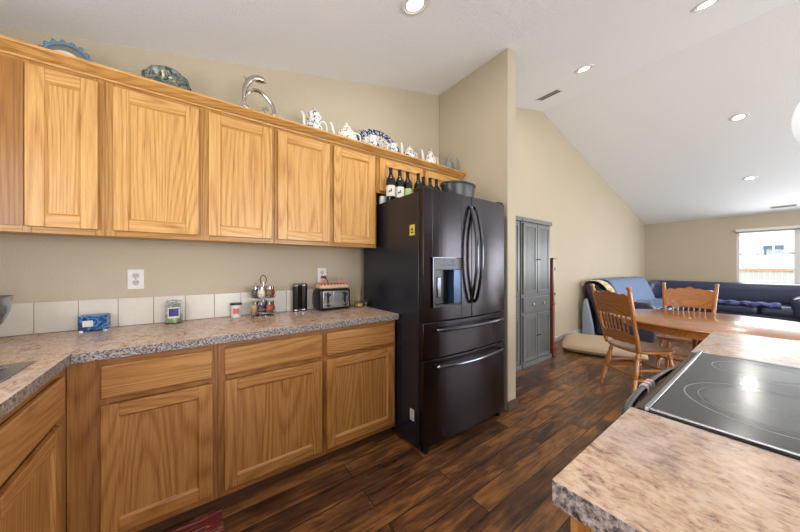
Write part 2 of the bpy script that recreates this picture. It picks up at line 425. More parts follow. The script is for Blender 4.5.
# outside
gnd = struct(MB().box(XF+.12, 40, -25, 25, -.45, -.35).build('ground', 'ground_grass'))
struct(MB().box(-20, 40, -30, YR-.14, -.45, -.35).build('ground', 'ground_grass'))
fn = thing('garden_fence', 'pale board fence with gapped upper pickets and an orange rail outside the living room window', 'fence', (14, .5, -.35))
b = MB()
for i in range(60): b.box(0, .02, -3.2+i*.105, -3.2+i*.105+.097, 0, 1.48)
b.build('board_panel', 'fence_wood', fn)
b = MB()
for i in range(28): b.box(-.01, .03, -3.2+i*.225, -3.2+i*.225+.03, 1.48, 2.0)
b.box(-.015, .035, -3.2, 3.1, 1.97, 2.02); b.build('picket_panel', 'picket_grey', fn)
MB().box(-.05, 0, -3.2, 3.1, 1.48, 1.55).build('rail', 'fence_rail', fn)
for y in (-2.9, -1.1, .7, 2.5): MB().box(-.03, .06, y, y+.09, 0, 2.08).build('post', 'fence_wood', fn, bevel=.004)
hs = thing('neighbour_house', 'white sided neighbouring house with a two pane window beyond the fence', 'house', (19, 0, -.35))
MB().box(0, 5, -9, 9, 0, 5.5).build('siding_wall', 'house_siding', hs)
MB().prism([(-.7, 5.3), (5.7, 5.3), (2.5, 7.4)], -9.5, 9.5).build('roof', 'grey_paint', hs)
wf = MB().box(-.06, 0, -.05, .53, 2.04, 2.50).build('window', 'white_trim', hs, bevel=.01)
MB().box(-.07, -.055, -.01, .21, 2.08, 2.46).build('pane', 'pane_blue', wf); MB().box(-.07, -.055, .27, .49, 2.08, 2.46).build('pane', 'pane_blue', wf)

# ------------------------------------------------------------------ ceiling fixtures
def on_ceiling(x, y):
    sl = .2455 if x < RX else -(RZ-2.41)/(XF-RX)
    nrm = Vector((sl, 0, -1)).normalized()   # pointing down into the room
    q = Vector((0, 0, -1)).rotation_difference(nrm)
    return Vector((x, y, cz(x))), q
spots = [(1.11, 1.354, 'largest recessed ceiling light, cut by the top edge above the fridge'), (3.558, 1.333, 'recessed ceiling light beside the ceiling vent near the partition top'),
         (3.496, .382, 'recessed ceiling light at the top edge, right of the partition, above the ridge line'), (6.102, .365, 'recessed ceiling light on the far slope, nearer of the two there'),
         (8.131, .358, 'recessed ceiling light on the far slope, farthest and lowest of all')]
for x, y, l in spots:
    p, q = on_ceiling(x, y)
    o = thing('recessed_light', l, 'light', p, group='recessed ceiling lights'); o.rotation_mode = 'QUATERNION'; o.rotation_quaternion = q
    MB().lathe([(.066, -.004), (.070, -.009), (.088, -.007), (.094, 0), (.094, .002), (.066, .002)], seg=32).build('trim_ring', 'white_trim', o)
    MB().lathe([(0, -.004), (.055, -.004), (.066, -.002), (.066, .001), (0, .001)], seg=32).build('lens', 'lamp_lens', o)
    area_light('lamp', (0, 0, -.012), (0, 0, -1), .13, .13, 7, (1, .95, .88), parent=o, shape='DISK')
def vent(x, y, w, h, n, label, rz=0):
    p, q = on_ceiling(x, y)
    o = thing('ceiling_vent', label, 'vent', p); o.rotation_mode = 'QUATERNION'; o.rotation_quaternion = q
    b = MB(); f = .018
    b.box(-w/2, w/2, -h/2, -h/2+f, -.006, .001); b.box(-w/2, w/2, h/2-f, h/2, -.006, .001); b.box(-w/2, -w/2+f, -h/2, h/2, -.006, .001); b.box(w/2-f, w/2, -h/2, h/2, -.006, .001)
    b.box(-.006, .006, -h/2, h/2, -.005, .001)
    b.build('frame', 'white_trim', o, bevel=.001)
    MB().box(-w/2+f, w/2-f, -h/2+f, h/2-f, -.001, .001).build('backing', 'dark_slot', o)
    for i in range(n):
        t_ = -h/2+f+(i+.5)*(h-2*f)/n; MB().box(-w/2+f, w/2-f, t_-.003, t_+.001, -.005, -.001).build('louvre', 'lamp_metal', o)
vent(3.86, 1.87, .17, .30, 5, 'white framed ceiling vent with dark louvres near the top of the partition')
vent(9.72, .0, .13, .34, 5, 'slim white ceiling register over the living room window')

# ------------------------------------------------------------------ cabinet helpers
def door_mesh(x0, x1, z0, z1, yf, pre, fw=.056, th=.019, panel=None):
    b = MB(); yb = yf+th
    b.box(x0, x0+fw, yf, yb, z0, z1, 0); b.box(x1-fw, x1, yf, yb, z0, z1, 0)
    b.box(x0+fw, x1-fw, yf, yb, z0, z0+fw, 1); b.box(x0+fw, x1-fw, yf, yb, z1-fw, z1, 1)
    e = .008  # sloped inner bead
    ix0, ix1, iz0, iz1 = x0+fw, x1-fw, z0+fw, z1-fw; yp = yf+.012
    def wedge(a, bb, c, d, mat):
        v = b._v([a, bb, c, d]); f = b.bm.faces.new(v); f.material_index = mat
    wedge((ix0, yf+.002, iz0), (ix0+e, yp, iz0+e), (ix0+e, yp, iz1-e), (ix0, yf+.002, iz1), 0)
    wedge((ix1, yf+.002, iz0), (ix1-e, yp, iz0+e), (ix1-e, yp, iz1-e), (ix1, yf+.002, iz1), 0)
    wedge((ix0, yf+.002, iz0), (ix1, yf+.002, iz0), (ix1-e, yp, iz0+e), (ix0+e, yp, iz0+e), 1)
    wedge((ix0, yf+.002, iz1), (ix1, yf+.002, iz1), (ix1-e, yp, iz1-e), (ix0+e, yp, iz1-e), 1)
    b.box(ix0, ix1, yp, yb-.002, iz0, iz1, 2)
    return b
def door(x0, x1, z0, z1, yf, parent, pre='oak', name='door'):
    return door_mesh(x0, x1, z0, z1, yf, pre).build(name, [pre+'_Z', pre+'_X', pre+'_Z'], parent, bevel=.0025, smooth=True)
def face_frame(x0, x1, z0, z1, y, stiles, rails, parent, pre='oak', th=.019):
    b = MB()
    for a, c in stiles: b.box(a, c, y, y+th, z0, z1, 0)
    for a, c in rails:
        xs = sorted(stiles); prev = None
        for (a0, a1), (b0, b1) in zip(xs, xs[1:]): b.box(a1, b0, y, y+th, a, c, 1)
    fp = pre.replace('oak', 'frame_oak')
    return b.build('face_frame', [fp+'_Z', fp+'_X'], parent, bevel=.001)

# upper cabinets: front plane of frame Y=1.93, back Y=2.25
UZ0, UZ1 = 1.405, 2.165
def upper(x0, x1, z0, doors, label, stiles):
    o = thing('wall_cabinet', label, 'cabinet', (x0, 1.93, z0)); w = x1-x0; h = UZ1-z0
    MB().box(.001, w-.001, .019, .318, 0.012, h).build('body', 'oak_Z', o)
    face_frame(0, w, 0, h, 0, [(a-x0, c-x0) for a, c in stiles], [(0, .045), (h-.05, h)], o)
    for a, c in doors: door(a-x0, c-x0, 1.432-z0 if z0 < 1.5 else .018, 2.128-z0, -.0195, o)
    return o
c1 = upper(-1.045, -.342, UZ0, [(-.579, -.362)], 'left end oak wall cabinet with a narrow door and darker wide filler', [(-1.045, -1.0), (-.59, -.565), (-.375, -.342)])
lab(MB().box(.05, .458, -.004, .016, .03, .73).build('filler_panel', 'dark_oak_Z', c1), 'darker plain oak filler panel')
upper(-.341, .4195, UZ0, [(-.312, .025), (.070, .403)], 'oak wall cabinet with two doors above the outlet and jar candle', [(-.341, -.3), (.012, .082), (.39, .4195)])
upper(.4205, 1.181, UZ0, [(.438, .785), (.817, 1.158)], 'oak wall cabinet with two doors above the toaster, left of the fridge', [(.4205, .455), (.77, .83), (1.145, 1.181)])
upper(1.1825, 2.194, 1.85, [(1.208, 1.657), (1.697, 2.150)], 'short oak wall cabinet above the fridge behind the wine bottles', [(1.1825, 1.225), (1.645, 1.71), (2.135, 2.194)])
# crown moulding, one long run
b = MB()
cp = [(1.93, 2.150), (1.921, 2.150), (1.919, 2.158), (1.908, 2.161), (1.897, 2.166), (1.884, 2.176), (1.876, 2.181), (1.870, 2.182), (1.870, 2.194), (1.93, 2.194)]
b.prism(cp, XL+.005, 2.1955, axis='X')
tag(b.build('crown_moulding', 'oak_X', bevel=.001), 'long oak crown moulding running along the top of all the wall cabinets', 'moulding')

# base cabinets along the back wall
BF = 1.70
def base(x0, x1, parts, label, stiles):
    o = thing('base_cabinet', label, 'cabinet', (x0, BF, 0)); w = x1-x0
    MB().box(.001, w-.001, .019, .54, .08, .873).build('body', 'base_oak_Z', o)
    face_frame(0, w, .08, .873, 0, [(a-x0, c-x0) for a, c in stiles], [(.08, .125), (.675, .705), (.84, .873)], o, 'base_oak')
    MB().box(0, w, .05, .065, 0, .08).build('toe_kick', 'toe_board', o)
    for a, c in parts:
        a -= x0; c -= x0
        b = MB(); b.box(a, c, -.0195, -.0005, .702, .842)
        b.build('drawer', 'base_oak_X', o, bevel=.006, seg=3)
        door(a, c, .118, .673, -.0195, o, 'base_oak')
    return o
base(-.409, .1, [(-.312, .078)], 'oak base cabinet in the inside corner, beside the sink run', [(-.409, -.29), (.065, .1)])
base(.101, .654, [(.128, .640)], 'middle oak base cabinet with one drawer over one door', [(.101, .14), (.628, .654)])
base(.655, 1.205, [(.672, 1.186)], 'oak base cabinet with one drawer and one door next to the fridge', [(.655, .684), (1.17, 1.205)])
# sink run cabinets facing +X: front plane X=-.41
def sinkbase(y0, y1, label, doors):
    o = thing('base_cabinet', label, 'cabinet', (-.41, y0, 0), PI/2); w = y1-y0
    # local x runs along world +Y, local y runs towards world -X
    MB().box(.001, w-.001, .019, .60, .08, .70).build('body', 'base_oak_Z', o)
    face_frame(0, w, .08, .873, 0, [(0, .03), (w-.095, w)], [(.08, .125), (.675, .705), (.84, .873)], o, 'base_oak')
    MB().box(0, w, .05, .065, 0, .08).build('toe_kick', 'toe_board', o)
    for a, c in doors:
        door(a, c, .118, .673, -.0195, o, 'base_oak')
    MB().box(.02, w-.085, -.0195, -.0005, .702, .842).build('false_front', 'base_oak_X', o, bevel=.006, seg=3)
sinkbase(.62, 1.6995, 'oak sink base cabinet under the countertop at the left edge', [(.02, .475), (.50, .955)])
sinkbase(-.60, .619, 'oak base cabinet beyond the sink cabinet, nearer the camera', [(.02, .56), (.6, 1.13)])

# L shaped worktop
CZ0, CZ1 = .874, .914; WB = 2.258
b = MB()
pts_out = [(-1.045, -.6), (-.388, -.6), (-.388, 1.655), (1.207, 1.655), (1.207, 2.247), (-1.045, 2.247)]
def flat_slab(b, rects):
    for x0, x1, y0, y1 in rects:
        b.box(x0, x1, y0, y1, CZ0, CZ1, 0)
hx0, hx1, hy0, hy1 = -.93, -.475, .8, 1.57
flat_slab(b, [(-.388, 1.207, 1.655, WB), (-1.045, -.388, hy1, WB), (hx1, -.388, -.6, hy1), (-1.045, hx0, -.6, hy1), (hx0, hx1, -.6, hy0)])
for f_ in b.bm.faces:
    if abs(f_.normal.z) < .5: f_.material_index = 1
b.bm.normal_update()
for f_ in b.bm.faces: f_.material_index = 0 if abs(f_.normal.z) > .5 else 1
tag(b.build('countertop', ['laminate', 'laminate_edge'], smooth=False, bevel=.0025), 'L shaped speckled brown grey laminate countertop along the back wall and sink run', 'countertop')
# sink
o = thing('kitchen_sink', 'stainless steel drop in sink at the left edge of the countertop', 'sink', (-.70, 1.17, .914))
b = MB(); a0, a1, c0, c1_ = -.255, .242, -.42, .43
b.box(a0, a1, c1_-.05, c1_, 0, .004); b.box(a0, a1, c0, c0+.05, 0, .004); b.box(a1-.045, a1, c0+.05, c1_-.05, 0, .004); b.box(a0, a0+.06, c0+.05, c1_-.05, 0, .004)
b.build('rim', 'steel', o, bevel=.003)
b = MB(); i0, i1, j0, j1 = a0+.06, a1-.045, c0+.05, c1_-.05
for (x0, x1, y0, y1, z0, z1) in ((i0, i1, j0, j0+.004, -.18, .001), (i0, i1, j1-.004, j1, -.18, .001), (i0, i0+.004, j0, j1, -.18, .001), (i1-.004, i1, j0, j1, -.18, .001), (i0, i1, j0, j1, -.184, -.18)): b.box(x0, x1, y0, y1, z0, z1)
b.build('basin', 'steel', o)
# backsplash tiles
tj = [-1.045+.0] + [-.9605+.1535*i for i in range(0, 15)]
b = MB(); ys = YW
b.box(-1.045, 1.215, ys-.005, ys-.0005, .914, 1.076, 1)
xs = [-.96+.1535*i for i in range(14)] + [1.215]; prev = -1.045
for x in xs:
    b.box(prev+.0016, x-.0016, ys-.009, ys-.003, .916, 1.075, 0); prev = x
tag(b.build('backsplash', ['tile_white', 'grout'], bevel=.0012), 'single row of white ceramic tiles along the back of the countertop', 'backsplash')

# outlets
def outlet(x, z, label):
    o = thing('wall_outlet', label, 'outlet', (x, YW, z))
    MB().box(-.037, .037, -.006, -.0005, -.058, .058).build('cover_plate', 'white_plastic', o, bevel=.003)
    for dz in (-.02, .02):
        s = MB().lathe([(.0165, 0), (.0165, .003), (0, .003)], mtx=Matrix.Translation((0, -.006, dz)) @ Matrix.Rotation(PI/2, 4, 'X')).build('socket', 'socket_grey', o)
        b = MB(); b.box(-.0075, -.0048, -.0096, -.0088, dz-.001, dz+.008); b.box(.0048, .0075, -.0096, -.0088, dz-.001, dz+.007); b.box(-.002, .002, -.0096, -.0088, dz-.010, dz-.006)
        b.build('slots', 'dark_slot', s)
    MB().lathe([(.003, 0), (.003, .0012), (0, .0012)], seg=10, mtx=Matrix.Translation((0, -.006, 0)) @ Matrix.Rotation(PI/2, 4, 'X')).build('screw', 'steel', o)
outlet(-.272, 1.183, 'white double wall outlet, nothing plugged in, above the tiles')
outlet(.858, 1.188, 'white wall outlet behind the toaster with a black plug in it')
outlet(6.0, .32, 'low white wall outlet behind the sofa end near the dog bed')

# ------------------------------------------------------------------ fridge
fx0, fx1 = 1.215, 2.125; fr = thing('refrigerator', 'large black stainless french door refrigerator with two bottom drawers', 'refrigerator', (fx0, 1.40, 0))
fw = fx1-fx0
MB().box(0, fw, .045, .80, .03, 1.765).build('body', 'case_black', fr, bevel=.004)
def bowed(x0, x1, z0, z1, holes=None, bow=.028, th=.042):
    """front panel bowed outwards along the whole fridge width"""
    b = MB(); n = 14
    f = lambda x: -bow*(1-((x-fw/2)/(fw/2))**2)
    xs = sorted(set([x0+(x1-x0)*i/n for i in range(n+1)] + ([holes[0], holes[1]] if holes else [])))
    def slab(a, c, q0, q1):
        b.prism([(a, f(a)), (c, f(c)), (c, th), (a, th)], q0, q1, axis='Z')
    for a, c in zip(xs, xs[1:]):
        m = (a+c)/2
        if holes and holes[0] < m < holes[1]:
            slab(a, c, z0, holes[2]); slab(a, c, holes[3], z1)
        else: slab(a, c, z0, z1)
    bmesh.ops.remove_doubles(b.bm, verts=b.bm.verts[:], dist=1e-5)
    # drop inner faces
    bm = b.bm; bm.faces.ensure_lookup_table()
    seen = {}
    for fc in bm.faces: seen.setdefault(frozenset(v.index for v in fc.verts), []).append(fc)
    bm.verts.index_update(); seen = {}
    for fc in bm.faces: seen.setdefault(frozenset(v.index for v in fc.verts), []).append(fc)
    dead = [fc for v in seen.values() if len(v) > 1 for fc in v]
    bmesh.ops.delete(bm, geom=dead, context='FACES')
    return b
fb = lambda x: -.028*(1-((x-fw/2)/(fw/2))**2)
DH = (.075, .345, .985, 1.315)
d1 = bowed(.002, .453, .888, 1.778, DH).build('door', 'black_steel', fr, bevel=.003, ang=25)
d2 = bowed(.458, fw-.002, .888, 1.778).build('door', 'black_steel', fr, bevel=.003, ang=25)
dr1 = bowed(.002, fw-.002, .640, .880).build('drawer', 'black_steel', fr, bevel=.003, ang=25)
dr2 = bowed(.002, fw-.002, .06, .632).build('drawer', 'black_steel', fr, bevel=.003, ang=25)
# dispenser
b = MB(); x0, x1, z0, z1 = DH; yb = .036; yf = fb(.21)-.003
b.box(x0, x1, yf, .04, 1.235, z1); 
b.build('dispenser_panel', 'panel_black', d1, bevel=.002)
b = MB(); b.box(x0, x1, yb, yb+.004, z0, 1.235); b.box(x0, x0+.01, yf, yb, z0, 1.235); b.box(x0, x1, yf+.002, yb, z0, z0+.012)
b.build('dispenser_recess', 'panel_black', d1)
MB().box(x1-.075, x1, yf+.001, yb, z0+.012, 1.235).build('dispenser_side', 'dispenser_blue', d1, bevel=.003)
b = MB(); b.box(x0-.006, x0, yf-.001, yf+.01, z0-.006, z1+.006); b.box(x1, x1+.006, yf-.001, yf+.01, z0-.006, z1+.006); b.box(x0, x1, yf-.001, yf+.01, z0-.006, z0); b.box(x0, x1, yf-.001, yf+.01, z1, z1+.006)
b.build('dispenser_trim', 'handle_steel', d1, bevel=.001)
b = MB(); b.box(x0+.05, x0+.085, yf+.015, yf+.028, z0+.06, z0+.2); b.build('paddle', 'handle_steel', d1, bevel=.004)
b = MB()
for i in range(3): b.box(x0+.09+i*.045, x0+.115+i*.045, yf-.0012, yf, 1.262, 1.275)
b.box(x0+.09, x0+.12, yf-.0012, yf, 1.285, 1.297); b.box(x0+.17, x0+.20, yf-.0012, yf, 1.285, 1.297)
b.build('display', 'display_blue', d1)
for k_, (d, x) in enumerate(((d1, .428), (d2, .485))):
    pts = spline([(x, fb(x)+.002, .995), (x, fb(x)-.026, 1.03), (x, fb(x)-.062, 1.2), (x, fb(x)-.070, 1.35), (x, fb(x)-.062, 1.5), (x, fb(x)-.026, 1.665), (x, fb(x)+.002, 1.70)], 6)
    MB().tube(pts, .0125, 10).build('handle', 'handle_steel', d)
for d, z in ((dr1, .832), (dr2, .585)):
    pts = spline([(.105, fb(.105)+.002, z), (.12, fb(.12)-.034, z), (.25, fb(.25)-.05, z), (fw/2, fb(fw/2)-.056, z), (fw-.25, fb(.25)-.05, z), (fw-.10, fb(.12)-.034, z), (fw-.085, fb(.085)+.002, z)], 5)
    MB().tube(pts, .0115, 10).build('handle', 'handle_steel', d)
for x in (.05, fw-.05): MB().box(x-.035, x+.035, .0, .12, 1.779, 1.795).build('hinge_cap', 'black_plastic', fr, bevel=.003)
for x in (.05, fw-.05): MB().lathe([(.02, .001), (.02, .03)], c=(x, .03, 0), seg=12).build('foot', 'black_plastic', fr)
MB().box(.02, fw-.02, .04, .05, .012, .06).build('kick_grille', 'black_plastic', fr, bevel=.002)
s_ = MB().box(-.0012, 0, .085, .14, 1.472, 1.545).build('sticker', 'yellow', fr); lab(s_, 'small yellow sticker on the side')
b = MB(); b.box(-.0018, -.0012, .095, .125, 1.487, 1.497); b.prism([(.098, 1.505), (.128, 1.505), (.113, 1.53)], -.0018, -.0012, axis='X'); b.build('sticker_print', 'dark_slot', s_)
s_ = MB().box(-.0012, 0, .092, .135, .20, .275).build('data_label', 'white_paper', fr); lab(s_, 'white data label low on the side')
b = MB()
for i in range(5): b.box(-.0016, -.0012, .098, .129, .209+i*.013, .214+i*.013)
b.build('label_print', 'grey_paint', s_)

# bottles on the fridge
def bottle(x, y, h, label, lbl, band=True):
    o = thing('wine_bottle', label, 'bottle', (x, y, 1.766), group='wine bottles on the fridge')
    k = h/.29
    MB().lathe([(0, 0), (.034, 0), (.0365, .004), (.0365, .175*k), (.034, .195*k), (.022, .215*k), (.0145, .232*k), (.0135, .275*k), (.0155, .277*k), (.0155, .287*k), (0, .287*k)], seg=24).build('glass_body', 'bottle_glass', o)
    MB().lathe([(.0142, .225*k), (.0142, .276*k), (.0162, .277*k), (.0162, .289*k), (0, .29*k)], seg=20).build('foil_cap', 'foil', o)
    if lbl:
        l = MB().lathe([(.0371, .045), (.0371, .13)], seg=24).build('paper_label', lbl, o)
        if lbl == 'label_white':
            b = MB()
            for (a, bb, c, d) in ((-.012, .012, .078, .088), (.004, .012, .088, .104), (-.014, -.006, .072, .080)):
                mt = Matrix.Rotation(-2.25, 4, 'Z'); b.box(.0368, .0376, a, bb, c, d, mtx=mt)
            b.build('label_print', 'dark_slot', l)
zt_ = 1.766
bottle(1.266, 1.848, .275, 'wine bottle with white horse label, leftmost on the fridge', 'label_white')
bottle(1.350, 1.842, .275, 'dark wine bottle with white label, second from the left on the fridge', 'label_white')
bottle(1.432, 1.842, .275, 'dark wine bottle, third from the left, beside the green label', 'green_label')
bottle(1.530, 1.822, .275, 'dark wine bottle, fourth from left, standing behind the fridge door corner', None)
bottle(1.608, 1.848, .268, 'dark wine bottle, fifth from left, close behind the fourth', None)
bottle(1.684, 1.845, .272, 'dark wine bottle, second from the right on the fridge', None)
bottle(1.757, 1.840, .272, 'dark wine bottle, rightmost of the row on the fridge', None)
o = thing('oval_tub', 'dark grey oval roasting tub on the right of the fridge top', 'tub', (1.775, 1.60, 1.766))
MB().lathe([(0, 0), (.13, 0), (.14, .01), (.165, .15), (.173, .154), (.173, .166), (.163, .166), (.135, .02), (0, .015)], seg=40, sy=.68).build('tub_body', 'basket_grey', o)
for s in (-1, 1): MB().tube(spline([(s*.16, -.03, .135), (s*.182, -.02, .14), (s*.182, .02, .14), (s*.16, .03, .135)], 5), .006, 8).build('handle', 'basket_grey', o)
o = MB().lathe([(0, 0), (.028, 0), (.03, .004), (.03, .06), (.026, .064), (0, .064)], seg=24).build('small_canister', 'white_plastic', loc=(1.255, 1.945, 1.766)); tag(o, 'small white canister behind the leftmost wine bottle on the fridge', 'canister')

# ------------------------------------------------------------------ ornaments on the wall cabinets (top panel z=2.166)
TZ = 2.166
# blue framed oval
o = thing('oval_ornament', 'oval ornament with a knobbly blue rim, leftmost on the cabinets', 'ornament', (-.50, 2.06, TZ))
mt = Matrix.Rotation(-.18, 4, 'X')
ring = [mt @ Vector((.080*math.cos(a), 0, .098+.092*math.sin(a))) for a in [2*PI*i/36 for i in range(36)]]
b = MB(); b.tube(ring, .009, 8, closed=True)
for i in range(18):
    a = 2*PI*i/18; p = mt @ Vector((.088*math.cos(a), 0, .098+.101*math.sin(a))); b.ball(p, .0105, seg=8)
    if i % 3 == 0: b.tube([p, p+Vector((.012*math.cos(a), 0, .012*math.sin(a)))], .005, 6)
b.build('knobbly_rim', 'blue_glaze', o)
MB().lathe([(0, -.004), (.076, -.004), (.079, 0), (.076, .004), (0, .004)], seg=36, sy=1.15, mtx=mt @ Matrix.Translation((0, .006, .098)) @ Matrix.Rotation(PI/2, 4, 'X')).build('face', 'mirror_face', o)  # mirror face: reflected wall tone put into the colour
MB().lathe([(0, -.012), (.045, -.010), (.056, -.004), (.056, .0)], seg=32, sy=1.0, mtx=mt @ Matrix.Translation((-.004, -.002, .092)) @ Matrix.Rotation(PI/2, 4, 'X') @ Matrix.Rotation(PI, 4, 'X')).build('white_medallion', 'porcelain', o)
# leaf dish
o = thing('leaf_dish', 'green grey scalloped dish with painted highlights standing on the cabinets', 'dish', (-.118, 2.07, TZ), .0)
b = MB(); mt = Matrix.Translation((0, 0, .115)) @ Matrix.Rotation(PI/2-.22, 4, 'X')
n = 48; R0 = []
for k_, (sc, dz) in enumerate(((1.0, .02), (.9, .004), (.6, -.008), (.25, -.012))):
    R0.append([b.bm.verts.new(mt @ Vector((.106*sc*(1+.028*math.cos(11*a)*sc)*math.cos(a), .112*sc*(1+.028*math.cos(11*a)*sc)*math.sin(a), dz+.003*math.cos(9*a)*sc))) for a in [2*PI*i/n for i in range(n)]])
for A, B in zip(R0, R0[1:]):
    for i in range(n): b.bm.faces.new([A[i], A[(i+1) % n], B[(i+1) % n], B[i]])
b.bm.faces.new(R0[-1]); d_ = b.build('scalloped_plate', 'green_glaze', o)
sm = d_.modifiers.new('solid', 'SOLIDIFY'); sm.thickness = .006; sm.offset = 0
b = MB(); b.tube(spline([(-.022, -.036, .178), (-.016, -.040, .158), (-.018, -.042, .130)], 5), [.003, .004, .005, .005, .005, .006, .006, .006, .005, .005, .004], 8, flat=.6)
for x_, z_ in ((.015, .15), (-.045, .155), (.03, .135)): b.ball((x_, -.036, z_), .007, seg=8, sc=(1.3, .5, .8))
b.build('painted_relief', 'cream_throw', o)
b = MB(); b.box(-.05, .05, -.03, .05, 0, .012); b.box(-.03, -.02, -.03, -.024, .012, .03); b.box(.02, .03, -.03, -.024, .012, .03); b.build('stand', 'black_plastic', o, bevel=.002)
# dolphin
o = thing('dolphin_sculpture', 'silver dolphin sculpture leaping over an open curling ring', 'sculpture', (.33, 2.03, TZ))
def L2(l, y=0): return [(x-.33, y, z-TZ) for x, z in l]
body = spline(L2([(.397, 2.474), (.380, 2.478), (.366, 2.481), (.345, 2.482), (.317, 2.472), (.290, 2.447), (.270, 2.408), (.261, 2.366), (.258, 2.323), (.258, 2.285), (.262, 2.25)]), 5)
nb = len(body); rr = []
for i in range(nb):
    t_ = i/(nb-1); K = [(0, .0025), (.05, .006), (.10, .0125), (.17, .0195), (.30, .022), (.5, .018), (.75, .011), (1, .008)]
    for (a0_, r0_), (a1_, r1_) in zip(K, K[1:]):
        if a0_ <= t_ <= a1_+1e-6: rr.append(r0_+(r1_-r0_)*(t_-a0_)/(a1_-a0_)); break
MB().tube(body, rr, 12).build('dolphin_body', 'silver', o)
ringp = spline(L2([(.27, 2.26), (.262, 2.30), (.272, 2.345), (.292, 2.382), (.32, 2.400), (.352, 2.402), (.385, 2.385), (.415, 2.356), (.434, 2.322), (.437, 2.287), (.42, 2.266), (.39, 2.262), (.372, 2.280), (.378, 2.305), (.396, 2.308), (.400, 2.294)]), 6)
nr = len(ringp); MB().tube(ringp, [.006+.006*math.sin(PI*min(1, i/nr*1.1)) for i in range(nr)], 10).build('curling_ring', 'silver', o)
b = MB(); b.prism([(x-.33, z-TZ) for x, z in [(.255, 2.470), (.279, 2.458), (.296, 2.452), (.288, 2.440), (.270, 2.447)]], -.003, .003)
b.prism([(x-.33, z-TZ) for x, z in [(.30, 2.455), (.33, 2.462), (.318, 2.440), (.30, 2.428)]], -.016, -.010)
b.build('fin', 'silver', o, bevel=.001)
b = MB(); b.prism([(x-.33, z-TZ) for x, z in [(.258, 2.32), (.240, 2.29), (.226, 2.272), (.238, 2.262), (.262, 2.272), (.30, 2.262), (.28, 2.29)]], -.008, .008); b.build('tail_fluke', 'silver', o, bevel=.003)
b = MB(); b.lathe([(0, 0), (.08, 0), (.085, .006), (.085, .02), (.05, .045), (.03, .1), (0, .105)], seg=28, c=(0, 0, 0), sy=.5); b.build('plinth', 'silver', o)

# teapots
def pot(x, y, prof, spout, handle, lid, label, mat, kind='teapot', rot=0, rs=(.014, .007), group=None, k=1.0):
    o = thing(kind, label, 'teapot', (x, y, TZ), rot, group)
    o.scale = (k, k, k)
    MB().lathe(prof, seg=28).build('pot_body', mat, o)
    n_ = len(spline(spout, 5)); MB().tube(spline(spout, 5), [rs[0]+(rs[1]-rs[0])*i/(n_-1) for i in range(n_)], 10).build('spout', 'porcelain' if mat != 'grey_glaze' else mat, o)
    MB().tube(spline(handle, 5), .0065, 8).build('handle', 'porcelain' if mat != 'grey_glaze' else mat, o)
    MB().lathe(lid, seg=24).build('lid', mat, o)
    return o
pot(.715, 2.04, [(0, 0), (.04, 0), (.042, .008), (.060, .04), (.066, .085), (.060, .12), (.044, .145), (.040, .160), (.054, .182), (.055, .195), (0, .197)],
    [(-.04, 0, .08), (-.07, 0, .10), (-.075, 0, .15), (-.078, 0, .185), (-.092, 0, .20)], [(.04, 0, .16), (.075, 0, .175), (.097, 0, .14), (.09, 0, .09), (.052, 0, .07)],
    [(.055, .193), (.050, .207), (.032, .224), (.012, .232), (.007, .236), (.011, .243), (.007, .252), (0, .254)], 'tall white coffee pot with dark floral decoration, right of the dolphin', 'blue_floral', 'coffee_pot')
pot(.975, 2.04, [(0, 0), (.045, 0), (.048, .008), (.075, .05), (.078, .085), (.066, .125), (.045, .15), (.032, .158), (0, .16)],
    [(-.065, 0, .075), (-.095, 0, .09), (-.105, 0, .13), (-.112, 0, .155), (-.125, 0, .168)], [(.055, 0, .142), (.095, 0, .15), (.113, 0, .115), (.1, 0, .07), (.07, 0, .06)],
    [(.034, .157), (.028, .172), (.012, .18), (.007, .184), (.012, .194), (.008, .204), (0, .206)], 'squat white teapot with pink flowers, left of the big blue platter', 'pink_floral', k=1.1)
pot(1.612, 2.05, [(0, 0), (.04, 0), (.043, .008), (.062, .04), (.066, .075), (.056, .115), (.040, .14), (.03, .15), (0, .152)],
    [(-.05, 0, .075), (-.075, 0, .10), (-.080, 0, .16), (-.083, 0, .185), (-.092, 0, .195)], [(.045, 0, .135), (.076, 0, .145), (.09, 0, .11), (.08, 0, .07), (.058, 0, .06)],
    [(.032, .149), (.027, .165), (.012, .176), (.007, .181), (.013, .192), (.008, .202), (0, .204)], 'white teapot with a dark saucer behind it, right of the blue platter', 'blue_floral', k=1.08)
pot(1.875, 2.05, [(0, 0), (.035, 0), (.038, .008), (.054, .04), (.06, .08), (.052, .13), (.036, .165), (.027, .175), (0, .177)],
    [(-.05, 0, .09), (-.085, 0, .11), (-.095, 0, .16), (-.10, 0, .185), (-.112, 0, .198)], [(.04, 0, .16), (.08, 0, .165), (.096, 0, .13), (.085, 0, .08), (.055, 0, .07)],
    [(.029, .174), (.025, .195), (.012, .21), (.007, .215), (.012, .227), (.007, .238), (0, .24)], 'slender cream pink teapot, rightmost of the white teapots', 'pink_floral', k=1.06)
pot(2.105, 2.03, [(0, 0), (.03, 0), (.033, .006), (.045, .04), (.048, .09), (.036, .14), (.026, .17), (0, .172)],
    [(-.035, 0, .1), (-.055, 0, .13), (-.058, 0, .17), (-.065, 0, .20)], [(.03, 0, .15), (.055, 0, .16), (.062, 0, .12), (.045, 0, .08)],
    [(.027, .17), (.02, .19), (.010, .21), (.006, .24), (0, .262)], 'small grey silvery pot at the right end of the cabinet tops', 'grey_glaze', 'silver_pot', rs=(.008, .005))
